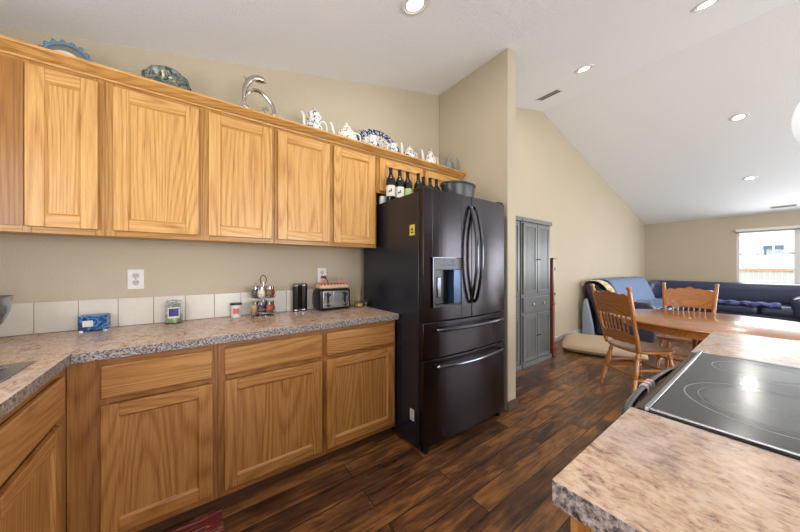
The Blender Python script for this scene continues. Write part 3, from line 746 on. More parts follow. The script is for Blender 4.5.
# platter
def disc_plate(x, y, z, rx, rz, tilt, name, label, cat):
    o = thing(name, label, cat, (x, y, z))
    mt = Matrix.Rotation(-tilt, 4, 'X') @ Matrix.Translation((0, 0, rz)) @ Matrix.Rotation(PI/2, 4, 'X')
    MB().lathe([(.72*rx, .002), (.74*rx, .006), (rx, .016), (rx, .012), (.74*rx, 0), (.72*rx, -.003)], seg=48, sy=rz/rx, mtx=mt).build('rim', 'platter_rim', o)
    MB().lathe([(0, .002), (.735*rx, .005), (.735*rx, -.001), (0, -.003)], seg=48, sy=rz/rx, mtx=mt).build('centre', 'platter_centre', o)
    return o
disc_plate(1.345, 2.135, TZ, .228, .162, .16, 'oval_platter', 'large oval dark blue and white patterned platter leaning on the wall', 'platter')
disc_plate(1.665, 2.13, TZ, .090, .100, .14, 'round_saucer', 'dark rimmed round saucer standing behind the third white teapot', 'saucer')
def jug(x, label, h=.15):
    o = thing('small_jug', label, 'jug', (x, 2.0, TZ), group='small jugs before the platter')
    MB().lathe([(0, 0), (.03, 0), (.032, .006), (.042, .04), (.043, .07), (.030, h-.03), (.034, h), (.030, h), (.026, h-.03), (0, h-.04)], seg=22).build('jug_body', 'blue_floral', o)
    MB().tube(spline([(-.028, 0, h-.02), (-.055, 0, h-.02), (-.062, 0, h-.06), (-.04, 0, .05)], 5), .0045, 8).build('handle', 'porcelain', o)
jug(1.19, 'small white floral jug before the left half of the blue platter', .160)
jug(1.40, 'small white floral jug before the right half of the blue platter', .150)
o = thing('glass_figurine', 'grey two pronged figurine against the partition at the cabinet end', 'figurine', (2.172, 1.965, TZ))
b = MB(); b.lathe([(0, 0), (.02, 0), (.02, .01), (.008, .03), (.008, .08), (0, .085)], seg=14)
b.tube(spline([(0, 0, .07), (-.012, 0, .12), (-.004, 0, .16), (-.014, 0, .20)], 4), .006, 8); b.tube(spline([(0, 0, .07), (.014, 0, .12), (.004, 0, .15), (.012, 0, .17)], 4), .006, 8)
b.build('figurine_body', 'grey_glaze', o)

# ------------------------------------------------------------------ things on the worktop
CT = .914
o = thing('mixer_bowl', 'steel mixing bowl on a white foot at the left edge of the countertop', 'bowl', (-.745, 1.98, CT))
MB().lathe([(0, 0), (.07, 0), (.075, .008), (.06, .022), (.03, .03), (.03, .045), (0, .045)], seg=32).build('foot', 'porcelain', o)
MB().lathe([(0, .046), (.03, .046), (.045, .052), (.085, .10), (.103, .15), (.110, .212), (.114, .216), (.107, .216), (.10, .152), (.08, .104), (.04, .058), (0, .054)], seg=40).build('bowl', 'steel', o)
o = thing('blue_box', 'glossy blue patterned gift box with a white label on the countertop', 'box', (-.428, 2.205, CT), -.03)
MB().box(-.053, .053, -.035, .035, .006, .082).build('carton', 'blue_box', o, bevel=.002)
MB().box(-.038, .0, -.0362, -.035, .026, .058).build('label', 'label_white', o)
MB().box(-.051, .051, -.033, .033, .0821, .0835).build('lid_panel', 'pale_blue_cloth', o)
b = MB()
for x in (-.045, .045): b.box(x-.008, x+.008, -.03, .03, 0, .006)
b.build('feet', 'chrome', o)
o = thing('jar_candle', 'glass jar candle with green wax and a purple label on the countertop', 'candle', (-.095, 2.205, CT))
MB().lathe([(0, 0), (.040, 0), (.043, .004), (.043, .10), (.036, .112), (.036, .128), (.034, .128), (.034, .112), (.0405, .10), (.0405, .006), (0, .006)], seg=32).build('glass_jar', 'clear_glass', o)
MB().lathe([(0, .007), (.0398, .007), (.0398, .05), (0, .05)], seg=28).build('wax', 'green_wax', o)
b = MB().lathe([(0, .129), (.037, .129), (.038, .131), (.036, .138), (.012, .140), (.010, .143), (0, .143)], seg=28); b.build('lid', 'clear_glass', o)
def wrap(r, a0, a1, z0, z1, n=10, th=.0006):
    b = MB(); R_ = []
    for i in range(n+1):
        a = a0+(a1-a0)*i/n; R_.append([b.bm.verts.new((rr*math.cos(a), rr*math.sin(a), z)) for rr, z in ((r, z0), (r, z1), (r+th, z1), (r+th, z0))])
    for A, B in zip(R_, R_[1:]):
        for k in range(4): b.bm.faces.new([A[k], A[(k+1) % 4], B[(k+1) % 4], B[k]])
    b.bm.faces.new(R_[0]); b.bm.faces.new(R_[-1][::-1]); return b
l_ = wrap(.0432, -2.25, -.85, .034, .098).build('label', 'label_white', o)
wrap(.0440, -2.1, -1.0, .045, .092).build('label_picture', 'purple_label', l_)
o = thing('paper_cup', 'white tub with a pink print and a black lid beside the spice rack', 'tub', (.236, 2.210, CT))
MB().lathe([(0, 0), (.028, 0), (.034, .085), (0, .085)], seg=28).build('cup_body', 'white_plastic', o)
MB().lathe([(.036, .083), (.036, .093), (.034, .096), (0, .096)], seg=28).build('lid', 'black_plastic', o)
wrap(.0335, -2.2, -1.1, .025, .062).build('print', 'pink_print', o)
# spice carousel
sx_, sy_ = .395, 2.15
o = thing('spice_carousel', 'two tier chrome spice carousel with a ring handle on top', 'spice rack', (sx_, sy_, CT))
MB().lathe([(0, 0), (.075, 0), (.078, .004), (.07, .012), (.03, .018), (0, .018)], seg=32).build('base', 'chrome', o)
MB().lathe([(.006, .015), (.006, .235)], seg=12).build('pole', 'chrome', o)
for z in (.022, .128):
    b = MB().lathe([(0, z), (.078, z), (.080, z+.003), (.078, z+.006), (0, z+.006)], seg=32)
    for rr, zz in ((.0805, z+.03), (.0805, z+.012)):
        b.tube([(rr*math.cos(a), rr*math.sin(a), zz) for a in [2*PI*i/28 for i in range(28)]], .0018, 6, closed=True)
    b.build('tier', 'chrome', o)
MB().tube(spline([(-.012, 0, .225), (-.020, 0, .25), (-.014, 0, .272), (0, 0, .282), (.014, 0, .272), (.020, 0, .25), (.012, 0, .225)], 5), .003, 8).build('handle', 'lamp_metal', o)
fills = [('spice_white', 'white'), ('spice_brown', 'brown'), ('spice_tan', 'tan'), ('spice_red', 'rusty red'), ('spice_green', 'dark green'), ('spice_blue', 'dark')]
pos = ['front left', 'front right', 'right', 'rear right', 'rear left', 'left']
order = {0: [0, 1, 3, 2, 5, 4], 1: [5, 3, 1, 4, 0, 2]}
jar_me = {}
for tier, zb in ((0, .134), (1, .0285)):
    for k in range(6):
        a = -PI/2-.42+k*PI/3; f = fills[order[tier][k]]
        o = thing('spice_jar', 'round spice jar with %s contents, at the %s of the %s tier' % (f[1], pos[k], 'upper' if tier == 0 else 'lower'), 'jar', (sx_+.052*math.cos(a), sy_+.052*math.sin(a), CT+zb+.0005), group='spice jars in the carousel')
        MB().lathe([(0, 0), (.016, 0), (.0235, .012), (.0255, .027), (.022, .044), (.016, .053), (0, .053)], seg=18).build('jar_glass', f[0], o)
        MB().lathe([(.0175, .051), (.0195, .053), (.0195, .071), (.017, .074), (0, .074)], seg=18).build('lid', 'chrome', o)
for x, l in ((.638, 'left'), (.696, 'right')):
    o = thing('black_grinder', 'slim black cylindrical grinder, %s one of the pair beside the toaster' % l, 'grinder', (x, 2.215, CT), group='pair of black grinders')
    MB().lathe([(0, 0), (.025, 0), (.026, .003), (.026, .19), (0, .19)], seg=28).build('cylinder', 'black_plastic', o)
    MB().lathe([(.026, .191), (.027, .194), (.027, .205), (.02, .213), (0, .215)], seg=28).build('top', 'steel', o)
    b = MB().lathe([(.0266, .006), (.0266, .016)], seg=28); b.build('band', 'chrome', o)
# toaster
o = thing('toaster', 'chrome and black four slice toaster below the wall outlet', 'toaster', (.778, 2.085, CT), .04)
MB().box(0, .262, 0, .15, .006, .168).build('housing', 'black_plastic', o, bevel=.018, seg=4)
MB().box(.022, .245, -.006, .004, .022, .155).build('front_plate', 'steel', o, bevel=.008, seg=3)
b = MB(); b.box(.105, .158, -.0085, -.005, .03, .148); b.build('centre_panel', 'steel', o, bevel=.002)
for x in (.062, .205):
    MB().box(x-.010, x+.010, -.0075, -.004, .058, .142).build('slot', 'panel_black', o, bevel=.004)
    l_ = MB().box(x-.018, x+.018, -.026, -.006, .118, .132).build('lever', 'black_plastic', o, bevel=.004)
    MB().lathe([(.012, 0), (.012, .012), (.009, .014), (0, .014)], seg=20, mtx=Matrix.Translation((x, -.006, .042)) @ Matrix.Rotation(PI/2, 4, 'X')).build('dial', 'black_plastic', o)
    b = MB()
    for q in (-.024, .024): b.ball((x+q, -.007, .042), .0042, seg=8)
    b.build('buttons', 'black_plastic', o)
    MB().box(x-.004-.022, x-.022+.003, -.0075, -.005, .06, .14).build('slot_trim', 'chrome', o)
b = MB()
for y in (.035, .065, .095, .12): b.box(.03, .235, y-.009, y+.009, .164, .1685)
b.build('bread_slots', 'panel_black', o)
b = MB()
for x in (.03, .23):
    for y in (.025, .125): b.box(x-.01, x+.01, y-.01, y+.01, 0, .01)
b.build('feet', 'black_plastic', o)
cd = MB().tube(spline([(.862, 2.235, 1.168), (.862, 2.205, 1.170), (.875, 2.195, 1.150), (.90, 2.232, 1.09), (.86, 2.236, 1.0), (.78, 2.236, .95), (.772, 2.225, 1.04), (.785, 2.20, 1.07), (.79, 2.15, .98)], 6), .0032, 8)
cd.box(.848, .876, 2.212, 2.2435, 1.155, 1.182); tag(cd.build('power_cord', 'black_plastic', bevel=.002), 'black power cord and plug hanging from the outlet behind the toaster', 'cord')
o = thing('bread_bag', 'orange and cream wrapped bread lying on top of the toaster', 'bread', (.905, 2.15, CT+.170), .04)
MB().box(-.125, .125, -.05, .05, 0, .036).build('loaf', 'bread_wrap', o, bevel=.012, seg=4)
b = MB()
for i in range(9): b.box(-.12+i*.027, -.106+i*.027, -.052, .052, .024, .040)
b.build('wrapper_stripes', 'wrap_red', o, bevel=.004)
for s in (-1, 1):
    b = MB().tube(spline([(s*.10, 0, .026), (s*.085, -.01, .050), (s*.06, 0, .064), (s*.095, .01, .07)], 4), [.01, .01, .009, .008, .007, .006, .005, .006, .008, .010, .011, .012, .013], 8, flat=.5); b.build('twisted_end', 'wrap_twist', o)
o = thing('food_container', 'clear plastic food container with pale yellow food beside the fridge', 'container', (1.145, 2.12, CT))
MB().box(-.045, .045, -.035, .035, .002, .045).build('tub', 'clear_glass', o, bevel=.006)
MB().box(-.04, .0, -.03, .03, .004, .035).build('food', 'butter', o, bevel=.006)
MB().box(-.05, .05, -.04, .04, .046, .052).build('lid', 'clear_glass', o, bevel=.002)
o = MB().box(1.075, 1.205, 2.234, 2.250, CT, CT+.165).build('cutting_board', 'tile_beige', bevel=.006); tag(o, 'thin tan board leaning on the tiles between toaster and fridge', 'board')

# ------------------------------------------------------------------ red mat
o = MB().box(-.75, .118, .95, 1.72, .0005, .011).build('floor_mat', 'rug_red', bevel=.003); tag(o, 'dark red woven mat on the floor in front of the base cabinets', 'mat')

# ------------------------------------------------------------------ island and stove
IX0, IF, IB = .468, .222, -.44
def island_top(x0, x1, label, edge0):
    b = MB(); b.box(x0, x1, IB, IF, CZ0, CZ1, 1)
    b.bm.faces.ensure_lookup_table(); b.bm.faces[1].material_index = 0
    tag(b.build('island_countertop', ['laminate', 'laminate_edge'], smooth=False, bevel=.0015), label, 'countertop')
def island_cab(x0, x1, label):
    o = thing('island_cabinet', label, 'cabinet', (x1, .195, 0), PI); w = x1-x0
    MB().box(.001, w-.001, .02, .60, .08, CZ0).build('body', 'oak_Z', o)
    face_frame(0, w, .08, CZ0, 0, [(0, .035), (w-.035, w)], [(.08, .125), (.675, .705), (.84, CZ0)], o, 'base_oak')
    door(.02, w-.02, .118, .673, -.0195, o, 'base_oak')
    MB().box(.02, w-.02, -.0195, -.0005, .702, .842).build('drawer', 'base_oak_X', o, bevel=.006)
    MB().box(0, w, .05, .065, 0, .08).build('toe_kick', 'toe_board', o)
island_cab(.492, .866, 'oak island cabinet under the near corner of the island counter')
island_cab(1.622, 2.23, 'oak island cabinet beyond the stove')
island_top(IX0, .867, 'pinkish brown speckled laminate counter in the near right corner', True)
island_top(1.622, 2.255, 'short piece of laminate counter beyond the stove', False)
o = thing('stove', 'black glass top electric range set into the island', 'stove', (.8705, .20, 0)); w = .748
MB().box(.002, w-.002, -.63, -.02, .03, .905).build('body', 'case_black', o)
dd = MB().box(.008, w-.008, -.02, .016, .20, .862).build('oven_door', 'case_black', o, bevel=.004)
MB().box(.12, w-.12, .016, .0175, .32, .70).build('door_window', 'panel_black', dd)
MB().tube(spline([(.05, .012, .845), (.055, .040, .848), (.12, .062, .850), (.24, .072, .851), (w/2, .075, .851), (w-.24, .072, .851), (w-.12, .062, .850), (w-.055, .040, .848), (w-.05, .012, .845)], 6), .0115, 12).build('handle', 'handle_steel', dd)
b = MB(); b.prism([(-.02, .866), (.016, .866), (.026, .876), (.028, .892), (.020, .908), (.006, .916), (-.02, .916)], .003, w-.003, axis='X'); b.build('front_nosing', 'panel_black', o, bevel=.002)
MB().box(.008, w-.008, -.02, .014, .05, .195).build('warming_drawer', 'case_black', o, bevel=.004)
ct = MB().box(.001, w-.001, -.63, -.012, .906, .921).build('cooktop', 'cooktop_glass', o, bevel=.002)
b = MB(); b.box(.001, w-.001, -.012, -.002, .905, .924); b.box(.001, .005, -.63, -.012, .915, .9235); b.box(w-.005, w-.001, -.63, -.012, .915, .9235)
b.build('metal_rim', 'steel', o, bevel=.002)
def annulus(cx_, cy_, r0, r1, mat, name, z=.9212):
    b = MB(); n_ = 64; A = []; B = []
    for i in range(n_):
        a = 2*PI*i/n_; A.append(b.bm.verts.new((cx_+r0*math.cos(a), cy_+r0*math.sin(a), z))); B.append(b.bm.verts.new((cx_+r1*math.cos(a), cy_+r1*math.sin(a), z)))
    for i in range(n_): b.bm.faces.new([A[i], B[i], B[(i+1) % n_], A[(i+1) % n_]])
    return b
for cx_, cy_, r in ((.235, -.195, .155), (.585, -.16, .105), (.22, -.50, .09), (.57, -.45, .115)):
    b = annulus(cx_, cy_, r, r+.004, None, None); q_ = annulus(cx_, cy_, r*.84, r*.84+.002, None, None)
    me_ = bpy.data.meshes.new('x'); q_.bm.to_mesh(me_); b.bm.from_mesh(me_); q_.bm.free()
    ring_ = b.build('burner_ring', 'burner_print', ct, smooth=False)
    annulus(cx_, cy_, .0005, r*.8, None, None, .9211).build('burner_disc', 'burner_disc', ct, smooth=False)
o = thing('dish_towel', 'white kitchen towel with red stripes hung over the stove handle', 'towel', (1.245, .275, .8505))
pp_ = spline([(0, -.017, -.07), (0, -.0145, -.02), (0, -.010, .010), (0, 0, .0145), (0, .010, .010), (0, .0145, -.02), (0, .017, -.10)], 4)
b = MB(); T0 = []
for p_ in pp_: T0.append([b.bm.verts.new((-.04+.08*i/8, p_.y+.0012*math.sin(i*1.7+p_.z*30)*(1 if p_.y > 0 else -1), p_.z)) for i in range(9)])
for A, B in zip(T0, T0[1:]):
    for i in range(8): b.bm.faces.new([A[i], A[i+1], B[i+1], B[i]]).material_index = 1 if i in (2, 5) else 0
tw = b.build('towel_cloth', ['towel', 'towel_stripe'], o); sm = tw.modifiers.new('solid', 'SOLIDIFY'); sm.thickness = .003; sm.offset = -1

# pendant
o = thing('pendant_lamp', 'white glass globe pendant lamp at the right edge of the picture', 'lamp', (2.27, -.222, 1.925))
MB().lathe([(.20*math.sin(PI*i/24), -.20*math.cos(PI*i/24)) for i in range(25)], seg=48).build('glass_shade', 'shade_glass', o)
MB().lathe([(.035, .195), (.035, .25), (.01, .27), (0, .27)], seg=20).build('cap', 'lamp_metal', o)
MB().lathe([(.006, .26), (.006, cz(2.27)-1.925-.03)], seg=10).build('stem', 'lamp_metal', o)
MB().lathe([(.06, cz(2.27)-1.925-.03), (.06, cz(2.27)-1.925-.012), (0, cz(2.27)-1.925-.01)], seg=24).build('canopy', 'lamp_metal', o)

# ------------------------------------------------------------------ grey storage cabinets
def grey_cab(x0, x1, label):
    o = thing('storage_cabinet', label, 'cabinet', (x0, 1.90, 0)); w = x1-x0; D = .335
    b = MB(); b.box(0, w, .018, D, .0, 1.835); b.build('body', 'grey_paint', o, bevel=.002)
    MB().box(-.004, w+.014, -.012, D+.002, 1.815, 1.868).build('cornice', 'grey_paint', o, bevel=.006)
    MB().box(-.002, w+.006, -.006, D, 0, .055).build('plinth', 'grey_paint', o, bevel=.004)
    def bead(x0, x1, z0, z1, nm='door'):
        b = MB(); f = .045
        b.box(x0, x0+f, 0, .018, z0, z1); b.box(x1-f, x1, 0, .018, z0, z1); b.box(x0+f, x1-f, 0, .018, z0, z0+f); b.box(x0+f, x1-f, 0, .018, z1-f, z1)
        n_ = max(3, int((x1-x0-2*f)/.028)); s = (x1-x0-2*f)/n_
        for i in range(n_): b.box(x0+f+i*s+.0025, x0+f+(i+1)*s-.0025, .007, .018, z0+f, z1-f)
        return b.build(nm, 'grey_paint', o, bevel=.0015)
    m = w/2
    for a, c, kx in ((.03, m-.006, m-.03), (m+.006, w-.03, m+.03)):
        for z0, z1, kz in ((.91, 1.80, 1.35), (.065, .645, .37)):
            d = bead(a, c, z0, z1)
            MB().lathe([(.005, 0), (.005, .012), (.012, .018), (.012, .024), (0, .028)], seg=14, mtx=Matrix.Translation((kx, 0, kz)) @ Matrix.Rotation(PI/2, 4, 'X')).build('knob', 'black_plastic', d)
    d = MB().box(.03, w-.03, 0, .018, .685, .865).build('drawer', 'grey_paint', o, bevel=.003)
    for x in (m-.13, m+.13): MB().lathe([(.006, 0), (.006, .012), (.015, .018), (.015, .026), (0, .03)], seg=16, mtx=Matrix.Translation((x, 0, .775)) @ Matrix.Rotation(PI/2, 4, 'X')).build('knob', 'brass', d)
grey_cab(3.262, 3.985, 'tall grey beadboard storage cabinet with a two knob drawer, fully seen')
grey_cab(2.49, 3.235, 'tall grey beadboard storage cabinet, mostly hidden behind the partition edge')
# reddish post
o = thing('wooden_post', 'tall slim reddish brown wooden post beside the grey cabinet', 'post', (4.075, 1.93, 0))
MB().box(-.04, .04, -.04, .04, 0, .13).build('foot_block', 'mahogany', o, bevel=.004)
MB().box(-.026, .026, -.026, .026, .13, .72).build('lower_post', 'mahogany', o, bevel=.004)
MB().box(-.034, .034, -.034, .034, .72, .745).build('collar', 'mahogany', o, bevel=.004)
MB().box(-.024, .024, -.024, .024, .745, 1.37).build('upper_post', 'mahogany', o, bevel=.004)
MB().box(-.05, .05, -.045, .045, 1.36, 1.378).build('top_plate', 'mahogany', o, bevel=.003)
b = MB(); b.box(.03, .05, -.015, .015, .8, 1.34); b.build('white_strip', 'white_plastic', o)
for z in (.85, 1.2): MB().box(.026, .06, -.02, .02, z, z+.04).build('bracket', 'dark_slot', o)

# ------------------------------------------------------------------ dog bed
o = thing('dog_bed', 'beige cushion dog bed on the floor beside the sofa end', 'pet bed', (5.02, 1.64, 0), .33)
def pillow_mesh(w, d, h, nx=16, ny=12, p=4, puff=.5, wob=.01, seed=1):
    random.seed(seed); b = MB(); top = []; bot = []
    for i in range(nx+1):
        ra = []; rb = []
        for j in range(ny+1):
            u = -1+2*i/nx; v = -1+2*j/ny
            # superellipse mapping of the square
            x = u*(1-.06*v*v*abs(u)); y = v*(1-.06*u*u*abs(v))
            e = max(0, 1-abs(u)**p)**.5*max(0, 1-abs(v)**p)**.5
            z = h*(1-puff)*.5+h*puff*e+random.uniform(-wob, wob)*e
            edge = (i in (0, nx)) or (j in (0, ny))
            ra.append(b.bm.verts.new((x*w/2, y*d/2, h*.5 if edge else min(h*1.1, h*.5+z*.6)))); rb.append(None if edge else b.bm.verts.new((x*w/2*.97, y*d/2*.97, h*.5-h*.5*min(1, e*2.2))))
        top.append(ra); bot.append(rb)
    for i in range(nx):
        for j in range(ny):
            b.bm.faces.new([top[i][j], top[i+1][j], top[i+1][j+1], top[i][j+1]])
            q = [(bot[a][c] or top[a][c]) for a, c in ((i, j), (i, j+1), (i+1, j+1), (i+1, j))]
            b.bm.faces.new(q)
    return b
pillow_mesh(1.08, 1.08, .13, seed=3, p=8, puff=.35).build('cushion', 'bed_fabric', o, subd=1, ang=80)
b = MB(); b.lathe([(0, 0.001), (.46, 0.001), (.49, .03), (.49, .055), (.47, .07), (0, .07)], seg=4, mtx=Matrix.Rotation(PI/4, 4, 'Z') @ Matrix.Diagonal((1.33, 1.33, 1, 1)) ); 
bb_ = b.build('base_border', 'bed_side', o, bevel=.03, seg=4); bb_.scale = (.76, .80, 1)

# ------------------------------------------------------------------ sectional sofa
o = thing('sectional_sofa', 'dark navy sectional sofa running along the back and far walls', 'sofa', (5.85, 2.2, 0))
def rbox(name, x0, x1, y0, y1, z0, z1, mat, bev=.06, parent=o):
    return MB().box(x0, x1, y0, y1, z0, z1).build(name, mat, parent, bevel=bev, seg=5, ang=60)
# local: x right along wall, y negative towards room
e = MB().prism([(-.20, .04), (-.98, .04), (-1.0, .10), (-1.0, .58), (-.93, .66), (-.62, .67), (-.50, .66), (-.20, .93), (-.08, .97), (-.02, .93), (-.03, .86), (-.22, .30)], 0, .17, axis='X')
e.build('end_panel', 'navy_side', o, bevel=.03, seg=4, ang=50)
rbox('base', .17, 2.9, -.92, -.12, .05, .36, 'navy_side', .03)
for i in range(3): rbox('seat_cushion', .18+i*.9, 1.06+i*.9, -.98, -.28, .34, .50, 'navy_leather', .06)
for i in range(3):
    q_ = MB().prism([(-.45, .46), (-.22, .46), (-.06, .90), (-.10, .97), (-.22, .97), (-.32, .90)], .16+i*.9, 1.06+i*.9, axis='X'); q_.build('back_cushion', 'navy_leather', o, bevel=.05, seg=4, ang=60)
# far run, local x 2.7..3.95, y -1..-4.2
FX0, FX1 = 2.75, 3.95
rbox('base', FX0+.05, FX1-.15, -4.2, -.95, .05, .36, 'navy_side', .03)
for i in range(3): rbox('seat_cushion', FX0, FX1-.35, -1.92-i*.93, -1.0-i*.93, .34, .52, 'navy_leather', .07)
rbox('corner_seat', FX0, FX1-.2, -1.0, -.25, .34, .52, 'navy_leather', .07)
q_ = MB().box(FX1-.5, FX1-.1, -4.2, -.12, .45, .91); q_.build('backrest', 'navy_leather', o, bevel=.12, seg=6, ang=60)
rbox('armrest', FX0-.05, FX1-.35, -2.62, -2.28, .30, .70, 'navy_leather', .11)
rbox('corner_cushion', FX0-.05, FX1-.3, -.42, -.08, .45, .90, 'navy_leather', .1)
for y in (-.62, -.86):
    b = MB().tube(spline([(.08, y-.10, .665), (.08, y-.09, .70), (.08, y, .715), (.08, y+.09, .70), (.08, y+.10, .665)], 5), .009, 8); lab(b.build('chrome_hoop', 'chrome', o), 'chrome hoop on the armrest')
# throws and blankets
def drape(name, x0, x1, prof, mat, label, cat, seed, wob=.012, nx=22, th=.012):
    random.seed(seed); pr_ = [(p.y, p.z) for p in spline([(0, a, c) for a, c in prof], 4)]
    b = MB(); R_ = []; ph = random.random()*6
    for i in range(nx+1):
        x = x0+(x1-x0)*i/nx; w_ = wob*math.sin(i*1.1+ph)+wob*.6*math.sin(i*2.3)
        R_.append([b.bm.verts.new((x, y-abs(w_)*.6, z+w_*.5*(1 if k > len(pr_)/2 else .2))) for k, (y, z) in enumerate(pr_)])
    for A, B in zip(R_, R_[1:]):
        for k in range(len(pr_)-1): b.bm.faces.new([A[k], B[k], B[k+1], A[k+1]])
    q = b.build(name, mat, ang=80); s = q.modifiers.new('solid', 'SOLIDIFY'); s.thickness = th; s.offset = 1
    return tag(q, label, cat)
drape('blanket', 6.14, 8.35, [(2.205, .90), (2.15, .995), (1.98, 1.0), (1.875, .93), (1.75, .62), (1.70, .53), (1.45, .525), (1.26, .53)], 'blue_blanket', 'light blue blanket spread over the sofa back and seats', 'blanket', 3, th=.02)
drape('throw', 5.83, 6.12, [(2.215, .90), (2.16, .985), (1.99, .99), (1.86, .90), (1.79, .76)], 'cream_throw', 'cream and gold patterned throw on the sofa corner nearest the dog bed', 'throw', 5, nx=8)
drape('throw', 8.50, 8.56, [(-.0, .55), (.2, .555), (.5, .55), (.8, .555), (1.15, .55)], 'purple_throw', 'purple and blue throw along the front of the far sofa seats', 'throw', 8, nx=3) if False else None
b = MB(); R_ = []
for i in range(31):
    y = .03+1.15*i/30; z = .545+.012*math.sin(i*1.3)
    R_.append([b.bm.verts.new(p) for p in ((8.95, y, z), (8.62, y, z+.004), (8.590, y, z-.015), (8.58, y, z-.04-.012*math.sin(i*.9)))])
for A, B in zip(R_, R_[1:]):
    for k in range(3): b.bm.faces.new([A[k], B[k], B[k+1], A[k+1]])
q = b.build('throw', 'purple_throw', ang=80); s = q.modifiers.new('solid', 'SOLIDIFY'); s.thickness = .02; s.offset = 1
tag(q, 'purple and blue throw along the front of the far sofa seats', 'throw')
b = MB(); b.prism([(2.20, 0), (2.20, .45), (2.17, .66), (2.12, .68), (2.06, .40), (2.02, .18), (2.00, 0)], 5.765, 5.835, axis='X')
tag(b.build('hanging_cloth', 'pale_blue_cloth', bevel=.03, seg=3), 'pale blue cloth bundled between the wall and the sofa end', 'cloth')

# ------------------------------------------------------------------ dining table
TX, TY = 3.93, .40
o = thing('dining_table', 'oval honey oak pedestal dining table beyond the island', 'table', (TX, TY, 0))
MB().lathe([(0, .722), (.655, .722), (.672, .727), (.682, .737), (.680, .746), (.672, .750), (0, .750)], seg=72, sy=1.13).build('tabletop', 'honey_oak_Y', o)
MB().lathe([(.56, .655), (.58, .655), (.58, .722), (.56, .722)], seg=60, sy=1.13).build('apron', 'honey_oak_X', o)
b = MB(); n_ = 16
b.lathe([(0, .18), (.07, .18), (.085, .21), (.07, .25), (.06, .28)], seg=32)
b.lathe([(.06, .28), (.10, .34), (.115, .40), (.115, .55), (.10, .60), (.075, .63), (.12, .66), (.16, .70), (.16, .722), (0, .722)], seg=32)
for i in range(n_):
    a = 2*PI*i/n_; b.tube([(.108*math.cos(a), .108*math.sin(a), .37), (.120*math.cos(a), .120*math.sin(a), .42), (.120*math.cos(a), .120*math.sin(a), .54), (.106*math.cos(a), .106*math.sin(a), .585)], .009, 6)
b.build('pedestal', 'honey_oak_Z', o)
for i in range(4):
    a = PI/4+i*PI/2
    pts = spline([(.05, 0, .24), (.16, 0, .25), (.26, 0, .15), (.38, 0, .06), (.44, 0, .035)], 5)
    m_ = Matrix.Rotation(a, 3, 'Z')
    MB().tube([m_ @ p for p in pts], [.04-.018*k/(len(pts)-1) for k in range(len(pts))], 10, flat=1.2).build('foot', 'honey_oak_X', o)

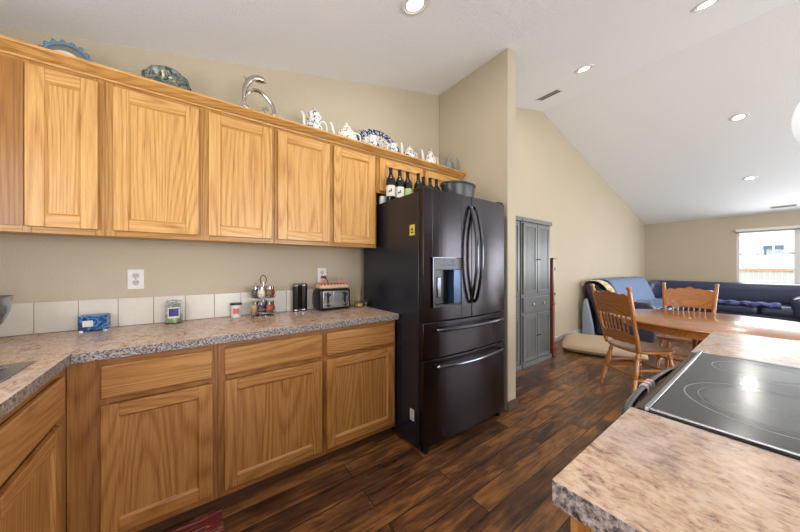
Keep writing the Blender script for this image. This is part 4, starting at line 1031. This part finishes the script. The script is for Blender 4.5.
# ------------------------------------------------------------------ pressed back oak chairs (local: faces +Y, origin under seat centre)
def make_chair():
    o = thing('dining_chair', 'pressed back honey oak dining chair drawn up at the near left of the table', 'chair')
    # seat
    b = MB(); out = []
    for i in range(40):
        a = 2*PI*i/40; c_, s_ = math.cos(a), math.sin(a)
        x = .225*math.copysign(abs(c_)**.62, c_)*(1+.06*s_); y = .205*math.copysign(abs(s_)**.62, s_)
        out.append((x, y))
    def ringz(sc, z): return [b.bm.verts.new((x*sc, y*sc, z)) for x, y in out]
    R_ = [ringz(.93, .422), ringz(1.0, .432), ringz(1.0, .446), ringz(.97, .452), ringz(.80, .450), ringz(.5, .441)]
    for A, B in zip(R_, R_[1:]):
        for i in range(40): b.bm.faces.new([A[i], A[(i+1) % 40], B[(i+1) % 40], B[i]])
    b.bm.faces.new(R_[0][::-1]); b.bm.faces.new(R_[-1]); b.build('seat', 'honey_oak_Y', o, ang=60)
    # turned legs
    def turned(p, q, prof):
        p, q = Vector(p), Vector(q); pts = [p.lerp(q, t_) for t_, r in prof]; return MB().tube(pts, [r for t_, r in prof], 14)
    lp = [(0, .014), (.08, .015), (.10, .020), (.13, .020), (.15, .014), (.25, .019), (.42, .023), (.5, .022), (.52, .016), (.55, .023), (.58, .016), (.62, .021), (.82, .017), (.84, .021), (.87, .014), (1, .012)]
    tops = {(-1, 1): ((-.16, .14, .43), (-.205, .20, 0)), (1, 1): ((.16, .14, .43), (.205, .20, 0)), (-1, -1): ((-.15, -.14, .43), (-.19, -.225, 0)), (1, -1): ((.15, -.14, .43), (.19, -.225, 0))}
    for k, (p, q) in tops.items(): turned(p, q, lp).build('leg', 'honey_oak_Z', o)
    def at(k, z):
        p, q = Vector(tops[k][0]), Vector(tops[k][1]); return p.lerp(q, (.43-z)/.43)
    sp = [(0, .009), (.1, .010), (.2, .014), (.25, .010), (.5, .015), (.75, .010), (.8, .014), (.9, .010), (1, .009)]
    for k1, k2, z in (((-1, 1), (1, 1), .22), ((-1, 1), (-1, -1), .17), ((1, 1), (1, -1), .17), ((-1, -1), (1, -1), .20), ((-1, 1), (-1, -1), .26), ((1, 1), (1, -1), .26)):
        turned(at(k1, z), at(k2, z), sp).build('stretcher', 'honey_oak_X', o)
    # back posts
    top = {}
    for s in (-1, 1):
        p, q = Vector((s*.185, -.165, .44)), Vector((s*.225, -.298, 1.06)); top[s] = (p, q)
        pp = [(0, .014), (.06, .019), (.2, .017), (.24, .020), (.27, .015), (.5, .018), (.55, .021), (.6, .018), (.9, .018), (.93, .013), (.96, .020), (.99, .018), (1.0, .006)]
        turned(p, q, pp).build('back_post', 'honey_oak_Z', o)
    def bp(s, z): p, q = top[s]; return p.lerp(q, (z-.44)/.62)
    def slat(zb, zt, n, name, curve=.018, th=.009, tfun=None, bfun=None):
        b = MB(); cols = []
        for i in range(n+1):
            u = -1+2*i/n
            t0 = zt+(tfun(u) if tfun else 0); b0 = zb+(bfun(u) if bfun else 0)
            col = []
            for z in (b0, t0):
                L_, R2 = bp(-1, z), bp(1, z); m_ = L_.lerp(R2, (u+1)/2); bow = -curve*(1-u*u)
                col += [Vector((m_.x, m_.y+bow-th, z)), Vector((m_.x, m_.y+bow+th, z))]
            cols.append([b.bm.verts.new(c) for c in (col[0], col[2], col[3], col[1])])
        for A, B in zip(cols, cols[1:]):
            for k in range(4): b.bm.faces.new([A[k], A[(k+1) % 4], B[(k+1) % 4], B[k]])
        b.bm.faces.new(cols[0]); b.bm.faces.new(cols[-1][::-1])
        return b.build(name, 'honey_oak_X', o, bevel=.002)
    scal = lambda u: .022*math.exp(-(u/.30)**2)+.006*math.cos(u*PI*5.2)+(-.018*max(0, abs(u)-.72)/.28)
    slat(.772, .985, 36, 'crest_rail', tfun=scal)
    slat(.515, .595, 30, 'lower_rail', tfun=lambda u: .020*math.exp(-(u/.45)**2)+.005*math.cos(u*PI*4), bfun=lambda u: -.012*math.cos(u*PI/2)+.004*math.cos(u*PI*4))
    for i in range(7):
        u = -.66+1.32*i/6
        def pt(z): m_ = bp(-1, z).lerp(bp(1, z), (u+1)/2); return Vector((m_.x, m_.y-.018*(1-u*u), z))
        a, c = pt(.59), pt(.78)
        pr3 = [(0, .006), (.12, .008), (.2, .0055), (.35, .010), (.5, .0065), (.65, .010), (.8, .0055), (.88, .008), (1, .006)]
        MB().tube([a.lerp(c, t_) for t_, r in pr3], [r for t_, r in pr3], 8).build('spindle', 'honey_oak_Z', o)
    return o
ch = make_chair()
ch['group'] = 'dining chairs'
def face(dx, dy): return math.atan2(dy, dx)-PI/2
c2 = copy_tree(ch)
# near chair
fd = Vector((.83, -.56)).normalized(); c_ = Vector((3.515, .965))+fd*.165; ch.scale = (1.05, 1.05, 1.01)
ch.location = (c_.x, c_.y, 0); ch.rotation_euler = (0, 0, face(*fd))
c2.location = (4.50, .67, 0); c2.rotation_euler = (0, 0, face(-1, 0.0)); c2['label'] = 'pressed back honey oak dining chair on the far side of the table, before the sofa'
